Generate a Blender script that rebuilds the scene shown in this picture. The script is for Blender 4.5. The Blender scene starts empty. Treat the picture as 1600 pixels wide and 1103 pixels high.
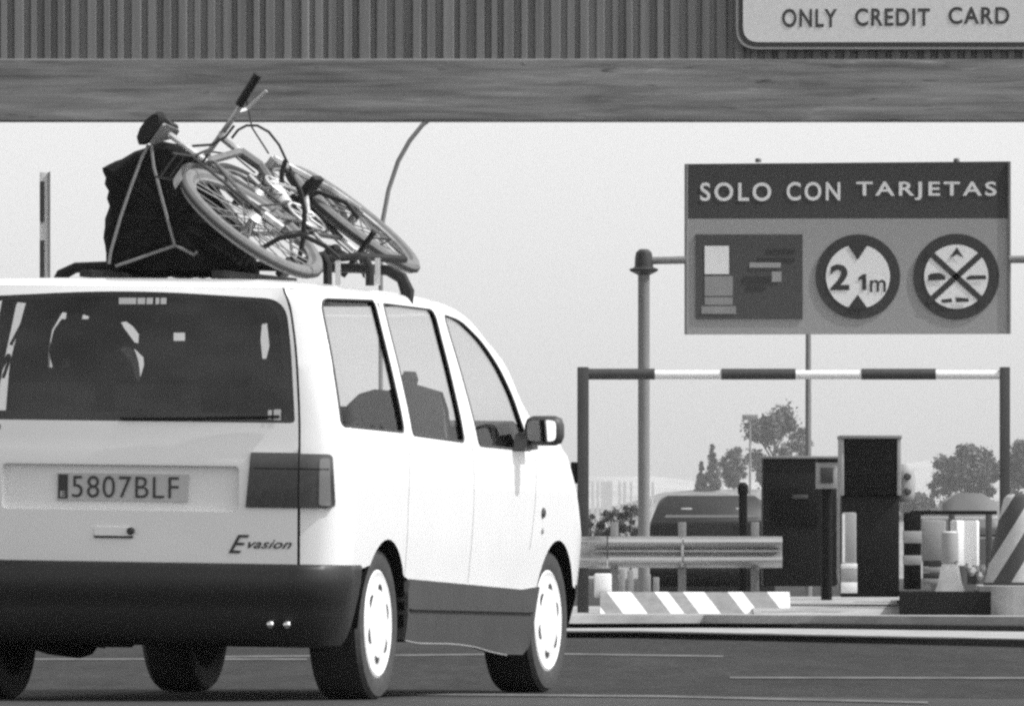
import bpy, bmesh, math, random
import numpy as np
from mathutils import Vector, Matrix
from mathutils.geometry import delaunay_2d_cdt
R = math.radians
PI = math.pi
random.seed(7)
C = bpy.context.scene.collection

# ------------------------------------------------------------------ camera, sky, sun, exposure
FPX, HY, EYE = 15600.0, 897.0, 0.5          # focal length in photo pixels, horizon row, eye height (m)
sc = bpy.context.scene
cd = bpy.data.cameras.new('camera')
cam = bpy.data.objects.new('camera', cd); C.objects.link(cam)
cam.location = (0, 0, EYE); cam.rotation_euler = (R(90), 0, 0)
cd.sensor_width = 36.0; cd.lens = 36.0 * FPX / 1600
cd.shift_y = (HY - 551.0) / 1600
cd.clip_start = 0.5; cd.clip_end = 20000
sc.camera = cam

SUN_EL, SUN_AZ = 50.0, 100.0                 # azimuth clockwise from +Y
wd = bpy.data.worlds.new('World'); sc.world = wd; wd.use_nodes = True
nt = wd.node_tree; nt.nodes.clear()
sky = nt.nodes.new('ShaderNodeTexSky'); sky.sky_type = 'NISHITA'; sky.sun_disc = False
sky.sun_elevation = R(SUN_EL); sky.sun_rotation = R(SUN_AZ)
sky.air_density = 1.0; sky.dust_density = 2.0; sky.ozone_density = 1.0
bw = nt.nodes.new('ShaderNodeRGBToBW')      # black and white photograph
bg = nt.nodes.new('ShaderNodeBackground'); bg.inputs['Strength'].default_value = 0.15
wo = nt.nodes.new('ShaderNodeOutputWorld')
nt.links.new(sky.outputs[0], bw.inputs[0]); nt.links.new(bw.outputs[0], bg.inputs[0]); nt.links.new(bg.outputs[0], wo.inputs[0])
sd = bpy.data.lights.new('sun', 'SUN'); sd.energy = 2.0; sd.angle = R(0.5)
so = bpy.data.objects.new('sun', sd); C.objects.link(so)
sdir = Vector((math.sin(R(SUN_AZ)) * math.cos(R(SUN_EL)), math.cos(R(SUN_AZ)) * math.cos(R(SUN_EL)), math.sin(R(SUN_EL))))
so.rotation_euler = sdir.to_track_quat('Z', 'Y').to_euler()
vs = sc.view_settings
vs.view_transform = 'Standard'; vs.look = 'None'; vs.gamma = 1.0; vs.use_curve_mapping = False
vs.exposure = 0.97
sc.cycles.pixel_filter_type = 'BLACKMAN_HARRIS'; sc.cycles.filter_width = 2.7
sc.cycles.max_bounces = 8; sc.cycles.transparent_max_bounces = 16
sc.cycles.use_denoising = False; sc.cycles.sample_clamp_indirect = 3.0

# ------------------------------------------------------------------ helpers
def W(x, y, Y):
    """photo pixel (1600 wide) at depth Y -> world point"""
    return Vector(((x - 800) / FPX * Y, Y, EYE + (HY - y) * Y / FPX))
def GY(y, z=0.0):
    """depth at which a surface of height z shows at photo row y"""
    return FPX * (EYE - z) / (y - HY)

def mat(name, g, rough=0.6, spec=0.5, metal=0.0, var=0.0, vscale=(8, 8, 8), bump=0.0, bscale=40, coat=0.0):
    m = bpy.data.materials.new(name); m.use_nodes = True
    n = m.node_tree.nodes; l = m.node_tree.links
    p = n['Principled BSDF']
    p.inputs['Base Color'].default_value = (g, g, g, 1)
    p.inputs['Roughness'].default_value = rough
    p.inputs['Metallic'].default_value = metal
    p.inputs['Specular IOR Level'].default_value = spec
    p.inputs['Coat Weight'].default_value = coat
    tc = n.new('ShaderNodeTexCoord')
    if var:
        mp = n.new('ShaderNodeMapping'); mp.inputs['Scale'].default_value = vscale
        l.new(tc.outputs['Object'], mp.inputs[0])
        ns = n.new('ShaderNodeTexNoise'); ns.inputs['Scale'].default_value = 1.0
        ns.inputs['Detail'].default_value = 6; ns.inputs['Roughness'].default_value = 0.6
        l.new(mp.outputs[0], ns.inputs['Vector'])
        mr = n.new('ShaderNodeMapRange'); mr.inputs[1].default_value = .25; mr.inputs[2].default_value = .75
        mr.inputs[3].default_value = g * (1 - var); mr.inputs[4].default_value = g * (1 + var)
        l.new(ns.outputs[0], mr.inputs[0]); l.new(mr.outputs[0], p.inputs['Base Color'])
        m['mr'] = 1
    if bump:
        nb = n.new('ShaderNodeTexNoise'); nb.inputs['Scale'].default_value = bscale; nb.inputs['Detail'].default_value = 4
        l.new(tc.outputs['Object'], nb.inputs['Vector'])
        b = n.new('ShaderNodeBump'); b.inputs['Strength'].default_value = bump; b.inputs['Distance'].default_value = .02
        l.new(nb.outputs[0], b.inputs['Height']); l.new(b.outputs[0], p.inputs['Normal'])
    return m

def stripes(name, g1, g2, vec, period, duty=.5, rough=.7, phase=0.0, wear=.12, warp=0.0):
    """two-tone stripes along an object-space direction"""
    m = mat(name, g1, rough); n = m.node_tree.nodes; l = m.node_tree.links; p = n['Principled BSDF']
    tc = n.new('ShaderNodeTexCoord')
    d = n.new('ShaderNodeVectorMath'); d.operation = 'DOT_PRODUCT'; d.inputs[1].default_value = vec
    l.new(tc.outputs['Object'], d.inputs[0])
    a = n.new('ShaderNodeMath'); a.operation = 'MULTIPLY_ADD'; a.inputs[1].default_value = 1 / period; a.inputs[2].default_value = phase + 100
    l.new(d.outputs['Value'], a.inputs[0])
    src = a.outputs[0]
    if warp:
        w1 = n.new('ShaderNodeTexNoise'); w1.noise_dimensions = '1D'; w1.inputs['Scale'].default_value = 2.3; l.new(d.outputs['Value'], w1.inputs['W'])
        w2 = n.new('ShaderNodeMath'); w2.operation = 'MULTIPLY_ADD'; w2.inputs[1].default_value = warp * 2; l.new(w1.outputs[0], w2.inputs[0]); l.new(src, w2.inputs[2]); src = w2.outputs[0]
    f = n.new('ShaderNodeMath'); f.operation = 'FRACT'; l.new(src, f.inputs[0])
    g = n.new('ShaderNodeMath'); g.operation = 'GREATER_THAN'; g.inputs[1].default_value = duty; l.new(f.outputs[0], g.inputs[0])
    ns = n.new('ShaderNodeTexNoise'); ns.inputs['Scale'].default_value = 14; ns.inputs['Detail'].default_value = 5
    l.new(tc.outputs['Object'], ns.inputs['Vector'])
    mr = n.new('ShaderNodeMapRange'); mr.inputs[3].default_value = 1 - wear; mr.inputs[4].default_value = 1 + wear; l.new(ns.outputs[0], mr.inputs[0])
    mx = n.new('ShaderNodeMapRange'); mx.inputs[3].default_value = g1; mx.inputs[4].default_value = g2; l.new(g.outputs[0], mx.inputs[0])
    mu = n.new('ShaderNodeMath'); mu.operation = 'MULTIPLY'; l.new(mr.outputs[0], mu.inputs[0]); l.new(mx.outputs[0], mu.inputs[1])
    l.new(mu.outputs[0], p.inputs['Base Color'])
    return m

def glass(name, tint, dust_sheen=0.0):
    m = bpy.data.materials.new(name); m.use_nodes = True
    n = m.node_tree.nodes; l = m.node_tree.links; n.clear()
    t = n.new('ShaderNodeBsdfTransparent'); t.inputs[0].default_value = (tint, tint, tint, 1)
    g = n.new('ShaderNodeBsdfGlossy'); g.inputs['Roughness'].default_value = 0.02; g.inputs[0].default_value = (1, 1, 1, 1)
    lw = n.new('ShaderNodeLayerWeight'); lw.inputs[0].default_value = .5
    pw = n.new('ShaderNodeMath'); pw.operation = 'POWER'; pw.inputs[1].default_value = 5; l.new(lw.outputs['Facing'], pw.inputs[0])
    fr = n.new('ShaderNodeMath'); fr.operation = 'MULTIPLY_ADD'; fr.inputs[1].default_value = .32; fr.inputs[2].default_value = .035; l.new(pw.outputs[0], fr.inputs[0])
    mx = n.new('ShaderNodeMixShader'); o = n.new('ShaderNodeOutputMaterial')
    l.new(fr.outputs[0], mx.inputs[0]); l.new(t.outputs[0], mx.inputs[1]); l.new(g.outputs[0], mx.inputs[2]); last = mx.outputs[0]
    if dust_sheen:  # dusty film; its patches also stand in for reflections on the glass
        tc = n.new('ShaderNodeTexCoord'); mp = n.new('ShaderNodeMapping'); mp.inputs['Scale'].default_value = (2.2, 2.2, 5); l.new(tc.outputs['Object'], mp.inputs[0])
        ns = n.new('ShaderNodeTexNoise'); ns.inputs['Scale'].default_value = 1; ns.inputs['Detail'].default_value = 7; l.new(mp.outputs[0], ns.inputs['Vector'])
        mr = n.new('ShaderNodeMapRange'); mr.inputs[1].default_value = .42; mr.inputs[2].default_value = .75; mr.inputs[3].default_value = 0; mr.inputs[4].default_value = dust_sheen; l.new(ns.outputs[0], mr.inputs[0])
        df = n.new('ShaderNodeBsdfDiffuse'); df.inputs[0].default_value = (.35, .35, .35, 1)
        m2 = n.new('ShaderNodeMixShader'); l.new(mr.outputs[0], m2.inputs[0]); l.new(last, m2.inputs[1]); l.new(df.outputs[0], m2.inputs[2]); last = m2.outputs[0]
    l.new(last, o.inputs[0])
    return m

class MB:
    def __init__(s): s.v = []; s.f = []
    def add(s, vs, fs):
        b = len(s.v); s.v += [tuple(p) for p in vs]; s.f += [tuple(i + b for i in q) for q in fs]; return s
    def box(s, c, d, M=None, bev=0.0):
        x, y, z = [k / 2 for k in d]
        if bev <= 0:
            vs = [Vector((a, b, e)) for a in (-x, x) for b in (-y, y) for e in (-z, z)]
            fs = [(0, 1, 3, 2), (4, 6, 7, 5), (0, 4, 5, 1), (2, 3, 7, 6), (0, 2, 6, 4), (1, 5, 7, 3)]
        else:
            bm = bmesh.new(); bmesh.ops.create_cube(bm, size=1.0)
            for p in bm.verts: p.co = Vector((p.co.x * d[0], p.co.y * d[1], p.co.z * d[2]))
            bmesh.ops.bevel(bm, geom=bm.edges[:], offset=bev, segments=2, affect='EDGES', profile=.5)
            bm.verts.index_update(); vs = [p.co.copy() for p in bm.verts]; fs = [[q.index for q in f.verts] for f in bm.faces]; bm.free()
        if M: vs = [M @ p for p in vs]
        return s.add([p + Vector(c) for p in vs], fs)
    def tube(s, pts, r, n=8, cap=True, closed=False):
        pts = [Vector(p) for p in pts]; N = len(pts)
        rs = r if isinstance(r, (list, tuple)) else [r] * N
        up = None; vs = []; fs = []
        for i, p in enumerate(pts):
            if closed: t = pts[(i + 1) % N] - pts[i - 1]
            else: t = pts[min(i + 1, N - 1)] - pts[max(i - 1, 0)]
            t.normalize()
            if up is None:
                up = Vector((0, 0, 1)) if abs(t.z) < .9 else Vector((1, 0, 0))
            a = up - t * up.dot(t)
            if a.length < 1e-6: a = t.orthogonal()
            a.normalize(); up = a; b = t.cross(a)
            for k in range(n):
                q = 2 * PI * k / n; vs.append(p + (a * math.cos(q) + b * math.sin(q)) * rs[i])
        M = N if closed else N - 1
        for i in range(M):
            j = (i + 1) % N
            for k in range(n):
                fs.append((i * n + k, i * n + (k + 1) % n, j * n + (k + 1) % n, j * n + k))
        if cap and not closed:
            fs.append(tuple(range(n - 1, -1, -1))); fs.append(tuple(range((N - 1) * n, N * n)))
        return s.add(vs, fs)
    def prism(s, poly, f0, f1):
        """polygon of 2-D points; f0/f1 map a point to the two faces"""
        n = len(poly); vs = [f0(*p) for p in poly] + [f1(*p) for p in poly]
        fs = [tuple(range(n)), tuple(range(2 * n - 1, n - 1, -1))] + [(i, i + n, (i + 1) % n + n, (i + 1) % n) for i in range(n)]
        return s.add(vs, fs)
    def lathe(s, prof, c, ax=(0, 0, 1), n=24, cap=True):
        """profile of (radius, height) about an axis"""
        ax = Vector(ax).normalized(); a = ax.orthogonal().normalized(); b = ax.cross(a); c = Vector(c); vs = []; fs = []
        for r_, h_ in prof:
            for k in range(n):
                q = 2 * PI * k / n; vs.append(c + ax * h_ + (a * math.cos(q) + b * math.sin(q)) * r_)
        for i in range(len(prof) - 1):
            for k in range(n): fs.append((i * n + k, i * n + (k + 1) % n, (i + 1) * n + (k + 1) % n, (i + 1) * n + k))
        if cap:
            fs.append(tuple(range(n - 1, -1, -1))); fs.append(tuple(range((len(prof) - 1) * n, len(prof) * n)))
        return s.add(vs, fs)
    def build(s, name, m, parent=None, world=False, smooth=True, angle=35, recalc=True):
        vs = s.v
        if parent is not None and world:
            L = parent.location if parent.parent is None else parent.location + parent.parent.location
            vs = [(p[0] - L[0], p[1] - L[1], p[2] - L[2]) for p in vs]
        me = bpy.data.meshes.new(name); me.from_pydata(vs, [], s.f)
        if recalc:
            bm = bmesh.new(); bm.from_mesh(me); bmesh.ops.recalc_face_normals(bm, faces=bm.faces[:]); bm.to_mesh(me); bm.free()
        if smooth:
            me.polygons.foreach_set('use_smooth', [True] * len(me.polygons)); me.set_sharp_from_angle(angle=R(angle))
        me.materials.append(m); me.update()
        o = bpy.data.objects.new(name, me); C.objects.link(o)
        if parent is not None: o.parent = parent
        return o

def thing(name, label, cat, loc=(0, 0, 0), rz=0.0, group=None):
    o = bpy.data.objects.new(name, None); C.objects.link(o); o.empty_display_size = .2
    o.location = loc; o.rotation_euler = (0, 0, rz); o['label'] = label; o['category'] = cat
    if group: o['group'] = group
    return o
def tag(o, label, cat, group=None):
    o['label'] = label; o['category'] = cat
    if group: o['group'] = group
    return o
def structure(o): o['kind'] = 'structure'; return o
def dup(o, loc, label=None):
    r_ = o.copy(); C.objects.link(r_); r_.location = loc
    if label: r_['label'] = label
    for ch in list(o.children):
        c_ = ch.copy(); C.objects.link(c_); c_.parent = r_
        for g_ in ch.children:
            d_ = g_.copy(); C.objects.link(d_); d_.parent = c_
    return r_

def text2d(s, bold=0.0, spacing=1.0, shear=0.0):
    cu = bpy.data.curves.new('t', 'FONT'); cu.body = s; cu.size = 1; cu.offset = bold; cu.space_character = spacing; cu.shear = shear
    cu.resolution_u = 6
    o = bpy.data.objects.new('t', cu); C.objects.link(o)
    dg = bpy.context.evaluated_depsgraph_get(); me = bpy.data.meshes.new_from_object(o.evaluated_get(dg))
    vs = np.array([v.co[:2] for v in me.vertices]); fs = [tuple(p.vertices) for p in me.polygons]
    bpy.data.objects.remove(o); bpy.data.meshes.remove(me); bpy.data.curves.remove(cu)
    return vs, fs
def text_fit(mb, s, x0, x1, y0, y1, fn, **k):
    """text scaled to the rectangle x0..x1, y0..y1; fn maps (x, y) to 3-D"""
    vs, fs = text2d(s, **k); lo = vs.min(0); hi = vs.max(0)
    q = (vs - lo) / (hi - lo)
    mb.add([fn(x0 + (x1 - x0) * a, y0 + (y1 - y0) * b) for a, b in q], fs)

def inside(p, poly):
    x, y = p; c = False; n = len(poly); j = n - 1
    for i in range(n):
        xi, yi = poly[i]; xj, yj = poly[j]
        if (yi > y) != (yj > y) and x < (xj - xi) * (y - yi) / (yj - yi) + xi: c = not c
        j = i
    return c
def resample(poly, step):
    out = []
    n = len(poly)
    for i in range(n):
        a = poly[i]; b = poly[(i + 1) % n]; L = math.hypot(b[0] - a[0], b[1] - a[1]); k = max(1, int(math.ceil(L / step)))
        for t in range(k): out.append((a[0] + (b[0] - a[0]) * t / k, a[1] + (b[1] - a[1]) * t / k))
    return out
def rounded(poly, r, n=5):
    """polygon with rounded corners"""
    out = []; N = len(poly)
    for i in range(N):
        p = Vector(poly[i]); a = Vector(poly[i - 1]) - p; b = Vector(poly[(i + 1) % N]) - p
        rr = r[i] if isinstance(r, (list, tuple)) else r
        rr = min(rr, a.length * .45, b.length * .45)
        if rr < 1e-4: out.append(tuple(p)); continue
        p0 = p + a.normalized() * rr; p1 = p + b.normalized() * rr
        for k in range(n + 1):
            t = k / n; q = p0 * (1 - t) ** 2 + p * 2 * t * (1 - t) + p1 * t * t; out.append(tuple(q))
    return out
def panel(outline, holes, fn, step=.06, extra=None):
    """sheet with holes, triangulated in 2-D and mapped to 3-D"""
    O = resample(outline, step); H = [resample(h, step * .6) for h in holes]
    pts = []; edges = []
    for loop in [O] + H:
        b = len(pts); n = len(loop); pts += loop; edges += [(b + i, b + (i + 1) % n) for i in range(n)]
    arr = np.array(pts)
    xs = [p[0] for p in O]; ys = [p[1] for p in O]
    gx = min(xs) + step * .5
    while gx < max(xs):
        gy = min(ys) + step * .5
        while gy < max(ys):
            q = (gx, gy)
            if np.min(np.hypot(arr[:, 0] - gx, arr[:, 1] - gy)) > step * .45 and inside(q, O) and not any(inside(q, h) for h in H): pts.append(q)
            gy += step
        gx += step
    r_ = delaunay_2d_cdt([Vector(p) for p in pts], edges, [], 0, 1e-6)
    V2 = [tuple(p) for p in r_[0]]; F = []
    for f in r_[2]:
        c = (sum(V2[i][0] for i in f) / len(f), sum(V2[i][1] for i in f) / len(f))
        if inside(c, O) and not any(inside(c, h) for h in H): F.append(tuple(f))
    used = sorted({i for f in F for i in f}); ix = {k: i for i, k in enumerate(used)}
    return [fn(*V2[i]) for i in used], [tuple(ix[i] for i in f) for f in F]

# ------------------------------------------------------------------ materials
M = {}
M['white'] = mat('white_paint', .82, .30, .5, coat=.6, var=.035, vscale=(2, 3, 5))
M['clad'] = mat('grey_plastic', .05, .5, .35, var=.15, vscale=(6, 6, 6))
M['bumper'] = mat('dark_bumper_plastic', .010, .45, .5, var=.2, vscale=(7, 7, 7))
M['black'] = mat('black_plastic', .01, .5, .3)
M['under'] = mat('underbody', .006, .9, .1)
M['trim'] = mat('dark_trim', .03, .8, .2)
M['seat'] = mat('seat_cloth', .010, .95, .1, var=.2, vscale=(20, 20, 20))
M['seatg'] = mat('grey_seat_cloth', .16, .95, .1, var=.1, vscale=(20, 20, 20))
M['seal'] = mat('rubber_seal', .05, .6, .3)
M['tyre'] = mat('tyre_rubber', .028, .8, .2, var=.3, vscale=(25, 25, 25), bump=.2)
M['tyreside'] = mat('lit_sidewall', .055, .75, .25, var=.25, vscale=(25, 25, 25))  # tyre rubber made paler to carry the sunlit tone of the sidewall
M['cover'] = mat('wheel_cover', .78, .35, .5, var=.06, vscale=(9, 9, 9))
M['chrome'] = mat('chrome', .75, .18, .5, 1.0)
M['lensd'] = mat('dark_lamp_lens', .03, .18, .6, coat=.8, var=.5, vscale=(40, 4, 25))
M['lens'] = mat('lamp_lens', .05, .18, .6, coat=.8, var=.3, vscale=(40, 4, 25))
M['lens2'] = mat('lamp_highlight', .19, .2, .6, coat=.8)
M['plate'] = mat('plate_face', .50, .5)
M['ink'] = mat('ink', .03, .5)
M['pale'] = mat('pale_plastic', .55, .5)
M['cone'] = mat('worn_cone', .68, .6, .3, var=.15, vscale=(9, 9, 9))
M['panelface'] = mat('overhead_panel_face', .60, .6, .3, var=.08, vscale=(30, 30, 30))
M['glass'] = glass('window_glass', .95)
M['rglass'] = glass('rear_glass', .78, .12)
M['mirror'] = mat('mirror_glass', .9, .03, .5, 1.0)
M['bag'] = mat('black_luggage_cloth', .007, .8, .15, var=.5, vscale=(9, 9, 9), bump=1.0, bscale=9)
M['rope'] = mat('pale_rope', .2, .9)
M['steel'] = mat('bright_steel', .42, .5, .4, .5, .9)
M['alloy'] = mat('bike_alloy', .20, .5, .4, .3, .6)
M['spoke'] = mat('dull_spoke', .16, .5, .4, .2)
M['frame'] = mat('bike_paint', .14, .35, .5, var=.2, vscale=(12, 12, 12))
M['frame2'] = mat('child_bike_paint', .05, .4, .5)
M['sidewall'] = mat('pale_sidewall', .17, .8, .2, var=.2, vscale=(30, 30, 30))
M['tread'] = mat('bike_tread', .05, .9, .2)
M['asphalt'] = mat('asphalt', .022, .9, .2, var=.25, vscale=(1.2, .25, 1))
M['asph2'] = mat('pale_asphalt', .045, .9, .2, var=.25, vscale=(2, .4, 1))
M['joint'] = mat('worn_white_line', .12, .9, .2, var=.5, vscale=(5, 1, 1))
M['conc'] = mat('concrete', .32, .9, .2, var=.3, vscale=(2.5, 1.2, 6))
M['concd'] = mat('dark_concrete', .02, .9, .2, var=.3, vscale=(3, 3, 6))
M['galv'] = mat('galvanised_steel', .50, .38, .5, .85, var=.15, vscale=(2, 6, 14))
M['post'] = mat('dark_painted_steel', .045, .5, .4, var=.15, vscale=(9, 9, 3))
M['pole'] = mat('grey_painted_steel', .2, .5, .4, var=.12, vscale=(9, 9, 2))
M['wpaint'] = mat('white_steel_paint', .78, .5, .4, var=.06, vscale=(5, 5, 5))
M['machine'] = mat('black_machine_paint', .005, .6, .12, var=.35, vscale=(7, 7, 3))
M['machine2'] = mat('dark_machine_paint', .010, .6, .15, var=.3, vscale=(9, 9, 2))
M['grey'] = mat('grey_paint', .3, .6, .3, var=.12, vscale=(7, 7, 7))
M['signhead'] = mat('sign_header', .066, .6, .3, var=.25, vscale=(35, 35, 35))
M['signpan'] = mat('sign_panel', .36, .6, .3, var=.06, vscale=(20, 20, 20))
M['signwhite'] = mat('sign_white', .88, .6, .3, var=.06, vscale=(30, 30, 30))
M['signring'] = mat('sign_ring', .05, .6, .3, var=.1, vscale=(30, 30, 30))
M['signdark'] = mat('sign_picture', .08, .6, .3, var=.1, vscale=(20, 20, 20))
M['leaf'] = mat('foliage', .11, .8, .2, var=.5, vscale=(1.5, 1.5, 1.5))
M['bark'] = mat('bark', .12, .9, .1)
M['earth'] = mat('dry_grass_bank', .22, .95, .1, var=.4, vscale=(.4, .4, 1.5))
M['hill'] = mat('hill_scrub', .34, .95, .1, var=.4, vscale=(.02, .02, .05))
def beam_mat():  # long streaks and knots mixed from stretched noise
    m = mat('streaked_beam', .3, .55, .4); n = m.node_tree.nodes; l = m.node_tree.links; p = n['Principled BSDF']
    tc = n.new('ShaderNodeTexCoord')
    def noise(sc_, det, rot=0.0):
        mp = n.new('ShaderNodeMapping'); mp.inputs['Scale'].default_value = sc_; mp.inputs['Rotation'].default_value = (0, rot, 0)
        l.new(tc.outputs['Object'], mp.inputs[0]); q = n.new('ShaderNodeTexNoise'); q.inputs['Scale'].default_value = 1; q.inputs['Detail'].default_value = det
        q.inputs['Roughness'].default_value = .65; q.inputs['Distortion'].default_value = .6
        l.new(mp.outputs[0], q.inputs['Vector']); return q.outputs[0]
    a = noise((.9, 1, 20), 8, .03); b = noise((.45, 1, 3.2), 3, .08)
    x = n.new('ShaderNodeMath'); x.operation = 'MULTIPLY_ADD'; x.inputs[1].default_value = .55; l.new(a, x.inputs[0])
    y = n.new('ShaderNodeMath'); y.operation = 'MULTIPLY'; y.inputs[1].default_value = .45; l.new(b, y.inputs[0]); l.new(y.outputs[0], x.inputs[2])
    mr = n.new('ShaderNodeMapRange'); mr.inputs[1].default_value = .36; mr.inputs[2].default_value = .66; mr.inputs[3].default_value = .07; mr.inputs[4].default_value = .27
    l.new(x.outputs[0], mr.inputs[0])
    k1 = noise((2.1, 1, 17), 2); k2 = noise((1.3, 1, 11), 3, .1)
    kd = n.new('ShaderNodeMapRange'); kd.inputs[1].default_value = .66; kd.inputs[2].default_value = .74; kd.inputs[3].default_value = 1; kd.inputs[4].default_value = .35; l.new(k1, kd.inputs[0])
    kl = n.new('ShaderNodeMapRange'); kl.inputs[1].default_value = .60; kl.inputs[2].default_value = .75; kl.inputs[3].default_value = 1; kl.inputs[4].default_value = 1.7; l.new(k2, kl.inputs[0])
    q1 = n.new('ShaderNodeMath'); q1.operation = 'MULTIPLY'; l.new(mr.outputs[0], q1.inputs[0]); l.new(kd.outputs[0], q1.inputs[1])
    q2 = n.new('ShaderNodeMath'); q2.operation = 'MULTIPLY'; l.new(q1.outputs[0], q2.inputs[0]); l.new(kl.outputs[0], q2.inputs[1])
    l.new(q2.outputs[0], p.inputs['Base Color'])
    return m
def road_mat():
    m = mat('asphalt', .022, .9, .2); n = m.node_tree.nodes; l = m.node_tree.links; p = n['Principled BSDF']
    tc = n.new('ShaderNodeTexCoord'); last = None
    for sc_, lo, hi in (((.35, .05, 1), .75, 1.3), ((3.2, .25, 1), .72, 1.3), ((14, 1.0, 1), .7, 1.35), ((70, 4, 1), .62, 1.5)):
        mp = n.new('ShaderNodeMapping'); mp.inputs['Scale'].default_value = sc_; l.new(tc.outputs['Object'], mp.inputs[0])
        q = n.new('ShaderNodeTexNoise'); q.inputs['Scale'].default_value = 1; q.inputs['Detail'].default_value = 5; l.new(mp.outputs[0], q.inputs['Vector'])
        mr = n.new('ShaderNodeMapRange'); mr.inputs[1].default_value = .3; mr.inputs[2].default_value = .7; mr.inputs[3].default_value = lo; mr.inputs[4].default_value = hi; l.new(q.outputs[0], mr.inputs[0])
        if last is None: last = mr.outputs[0]
        else:
            k = n.new('ShaderNodeMath'); k.operation = 'MULTIPLY'; l.new(last, k.inputs[0]); l.new(mr.outputs[0], k.inputs[1]); last = k.outputs[0]
    k = n.new('ShaderNodeMath'); k.operation = 'MULTIPLY'; k.inputs[1].default_value = .0195; l.new(last, k.inputs[0]); l.new(k.outputs[0], p.inputs['Base Color'])
    return m
M['asphalt'] = road_mat()
M['beam'] = beam_mat()
M['fascia'] = mat('corrugated_sheet', .155, .5, .4, var=.35, vscale=(9, 1, .25))

# ------------------------------------------------------------------ ground and road
g = MB(); g.add([(-4000, -60, 0), (4000, -60, 0), (4000, 7600, 0), (-4000, 7600, 0)], [(0, 1, 2, 3)])
structure(g.build('road', M['asphalt'], smooth=False))
def strip(name, m, pts_near, pts_far, z):
    v = [Vector((p[0], p[1], z)) for p in pts_near] + [Vector((p[0], p[1], z)) for p in reversed(pts_far)]
    return structure(MB().add(v, [tuple(range(len(v)))]).build(name, m, smooth=False))
def gp(x, y): Y = GY(y); return ((x - 800) / FPX * Y, Y)
strip('road_apron', M['asph2'], [(-30, 10), (30, 10)], [gp(-900, 1085), gp(800, 1085), gp(2600, 1103)], .004)
strip('lane_line', M['joint'], [gp(300, 1027.5), gp(870, 1022.5), gp(1130, 1026.5)], [gp(300, 1025), gp(870, 1020), gp(1130, 1024)], .004)
strip('lane_line', M['joint'], [gp(1140, 1060), gp(1700, 1061)], [gp(1140, 1057.5), gp(1700, 1058)], .004)
strip('lane_line', M['joint'], [gp(560, 1087), gp(1030, 1091), gp(1450, 1101)], [gp(560, 1084), gp(1030, 1088), gp(1450, 1098)], .008)
strip('lane_line', M['joint'], [gp(-60, 1031), gp(480, 1031)], [gp(-60, 1028.5), gp(480, 1028.5)], .004)

# ------------------------------------------------------------------ minivan
X0, D0, YAW, ROLL = -1.363, 39.94, R(14.1), R(.9)
van = thing('minivan', 'white minivan seen from behind with bicycles and black luggage on its roof', 'minivan', (X0, D0, 0), -YAW)
sY, cY = math.sin(YAW), math.cos(YAW); sR, cR = math.sin(ROLL), math.cos(ROLL)
def L(u, v, w):                      # van coordinates (forward, right, up) -> local point of the leaning body
    w -= .3
    return Vector((v * cR + w * sR, u, w * cR - v * sR + .3))
def VP(x, y, u):                     # photo pixel on the cross plane u of the van -> (v, w)
    k = (x - 800) / FPX
    Y = (u + X0 * sY + D0 * cY) / (k * sY + cY); X = k * Y; Z = EYE + (HY - y) * Y / FPX
    v = (X - X0) * cY - (Y - D0) * sY; w = Z - .3
    return (v * cR - w * sR, w * cR + v * sR + .3)
def tab(t):
    xs = [a for a, _ in t]; ys = [b for _, b in t]
    n = len(xs); d = [(ys[i + 1] - ys[i]) / (xs[i + 1] - xs[i]) for i in range(n - 1)]
    m = [d[0]] + [0 if d[i - 1] * d[i] <= 0 else 2 * d[i - 1] * d[i] / (d[i - 1] + d[i]) for i in range(1, n - 1)] + [d[-1]]
    def f(x):
        if x <= xs[0]: return ys[0]
        if x >= xs[-1]: return ys[-1]
        i = max(k for k in range(n - 1) if xs[k] <= x); h = xs[i + 1] - xs[i]; t_ = (x - xs[i]) / h
        return (ys[i] * (1 + 2 * t_) * (1 - t_) ** 2 + h * m[i] * t_ * (1 - t_) ** 2 + ys[i + 1] * t_ * t_ * (3 - 2 * t_) + h * m[i + 1] * t_ * t_ * (t_ - 1))
    return f
Vw = tab([(.2, .862), (.3, .875), (.5, .89), (.7, .902), (.9, .905), (1.0, .90), (1.1, .888), (1.3, .848), (1.5, .80), (1.6, .774), (1.635, .752), (1.655, .70), (1.668, .60), (1.676, .46), (1.68, .30)])
URw = tab([(.2, -.70), (.5, -.73), (.95, -.735), (1.1, -.725), (1.6, -.672), (1.635, -.655), (1.655, -.60), (1.668, -.46), (1.676, -.28), (1.68, -.1)])
UFw = tab([(.2, 3.40), (.29, 3.52), (.37, 3.60), (.5, 3.64), (.64, 3.65), (.8, 3.58), (.95, 3.45), (1.05, 3.30), (1.12, 2.95), (1.2, 2.68), (1.39, 2.43), (1.49, 2.17), (1.57, 1.93), (1.61, 1.70), (1.635, 1.40), (1.655, .95), (1.668, .62), (1.676, .38), (1.68, .2)])
RFw = tab([(.2, .5), (.95, .5), (1.1, .42), (1.5, .33), (1.635, .3), (1.655, .26), (1.68, .12)])
RR_ = tab([(.2, .17), (1.0, .17), (1.6, .15), (1.65, .16), (1.68, .14)])
BOW = .03
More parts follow.
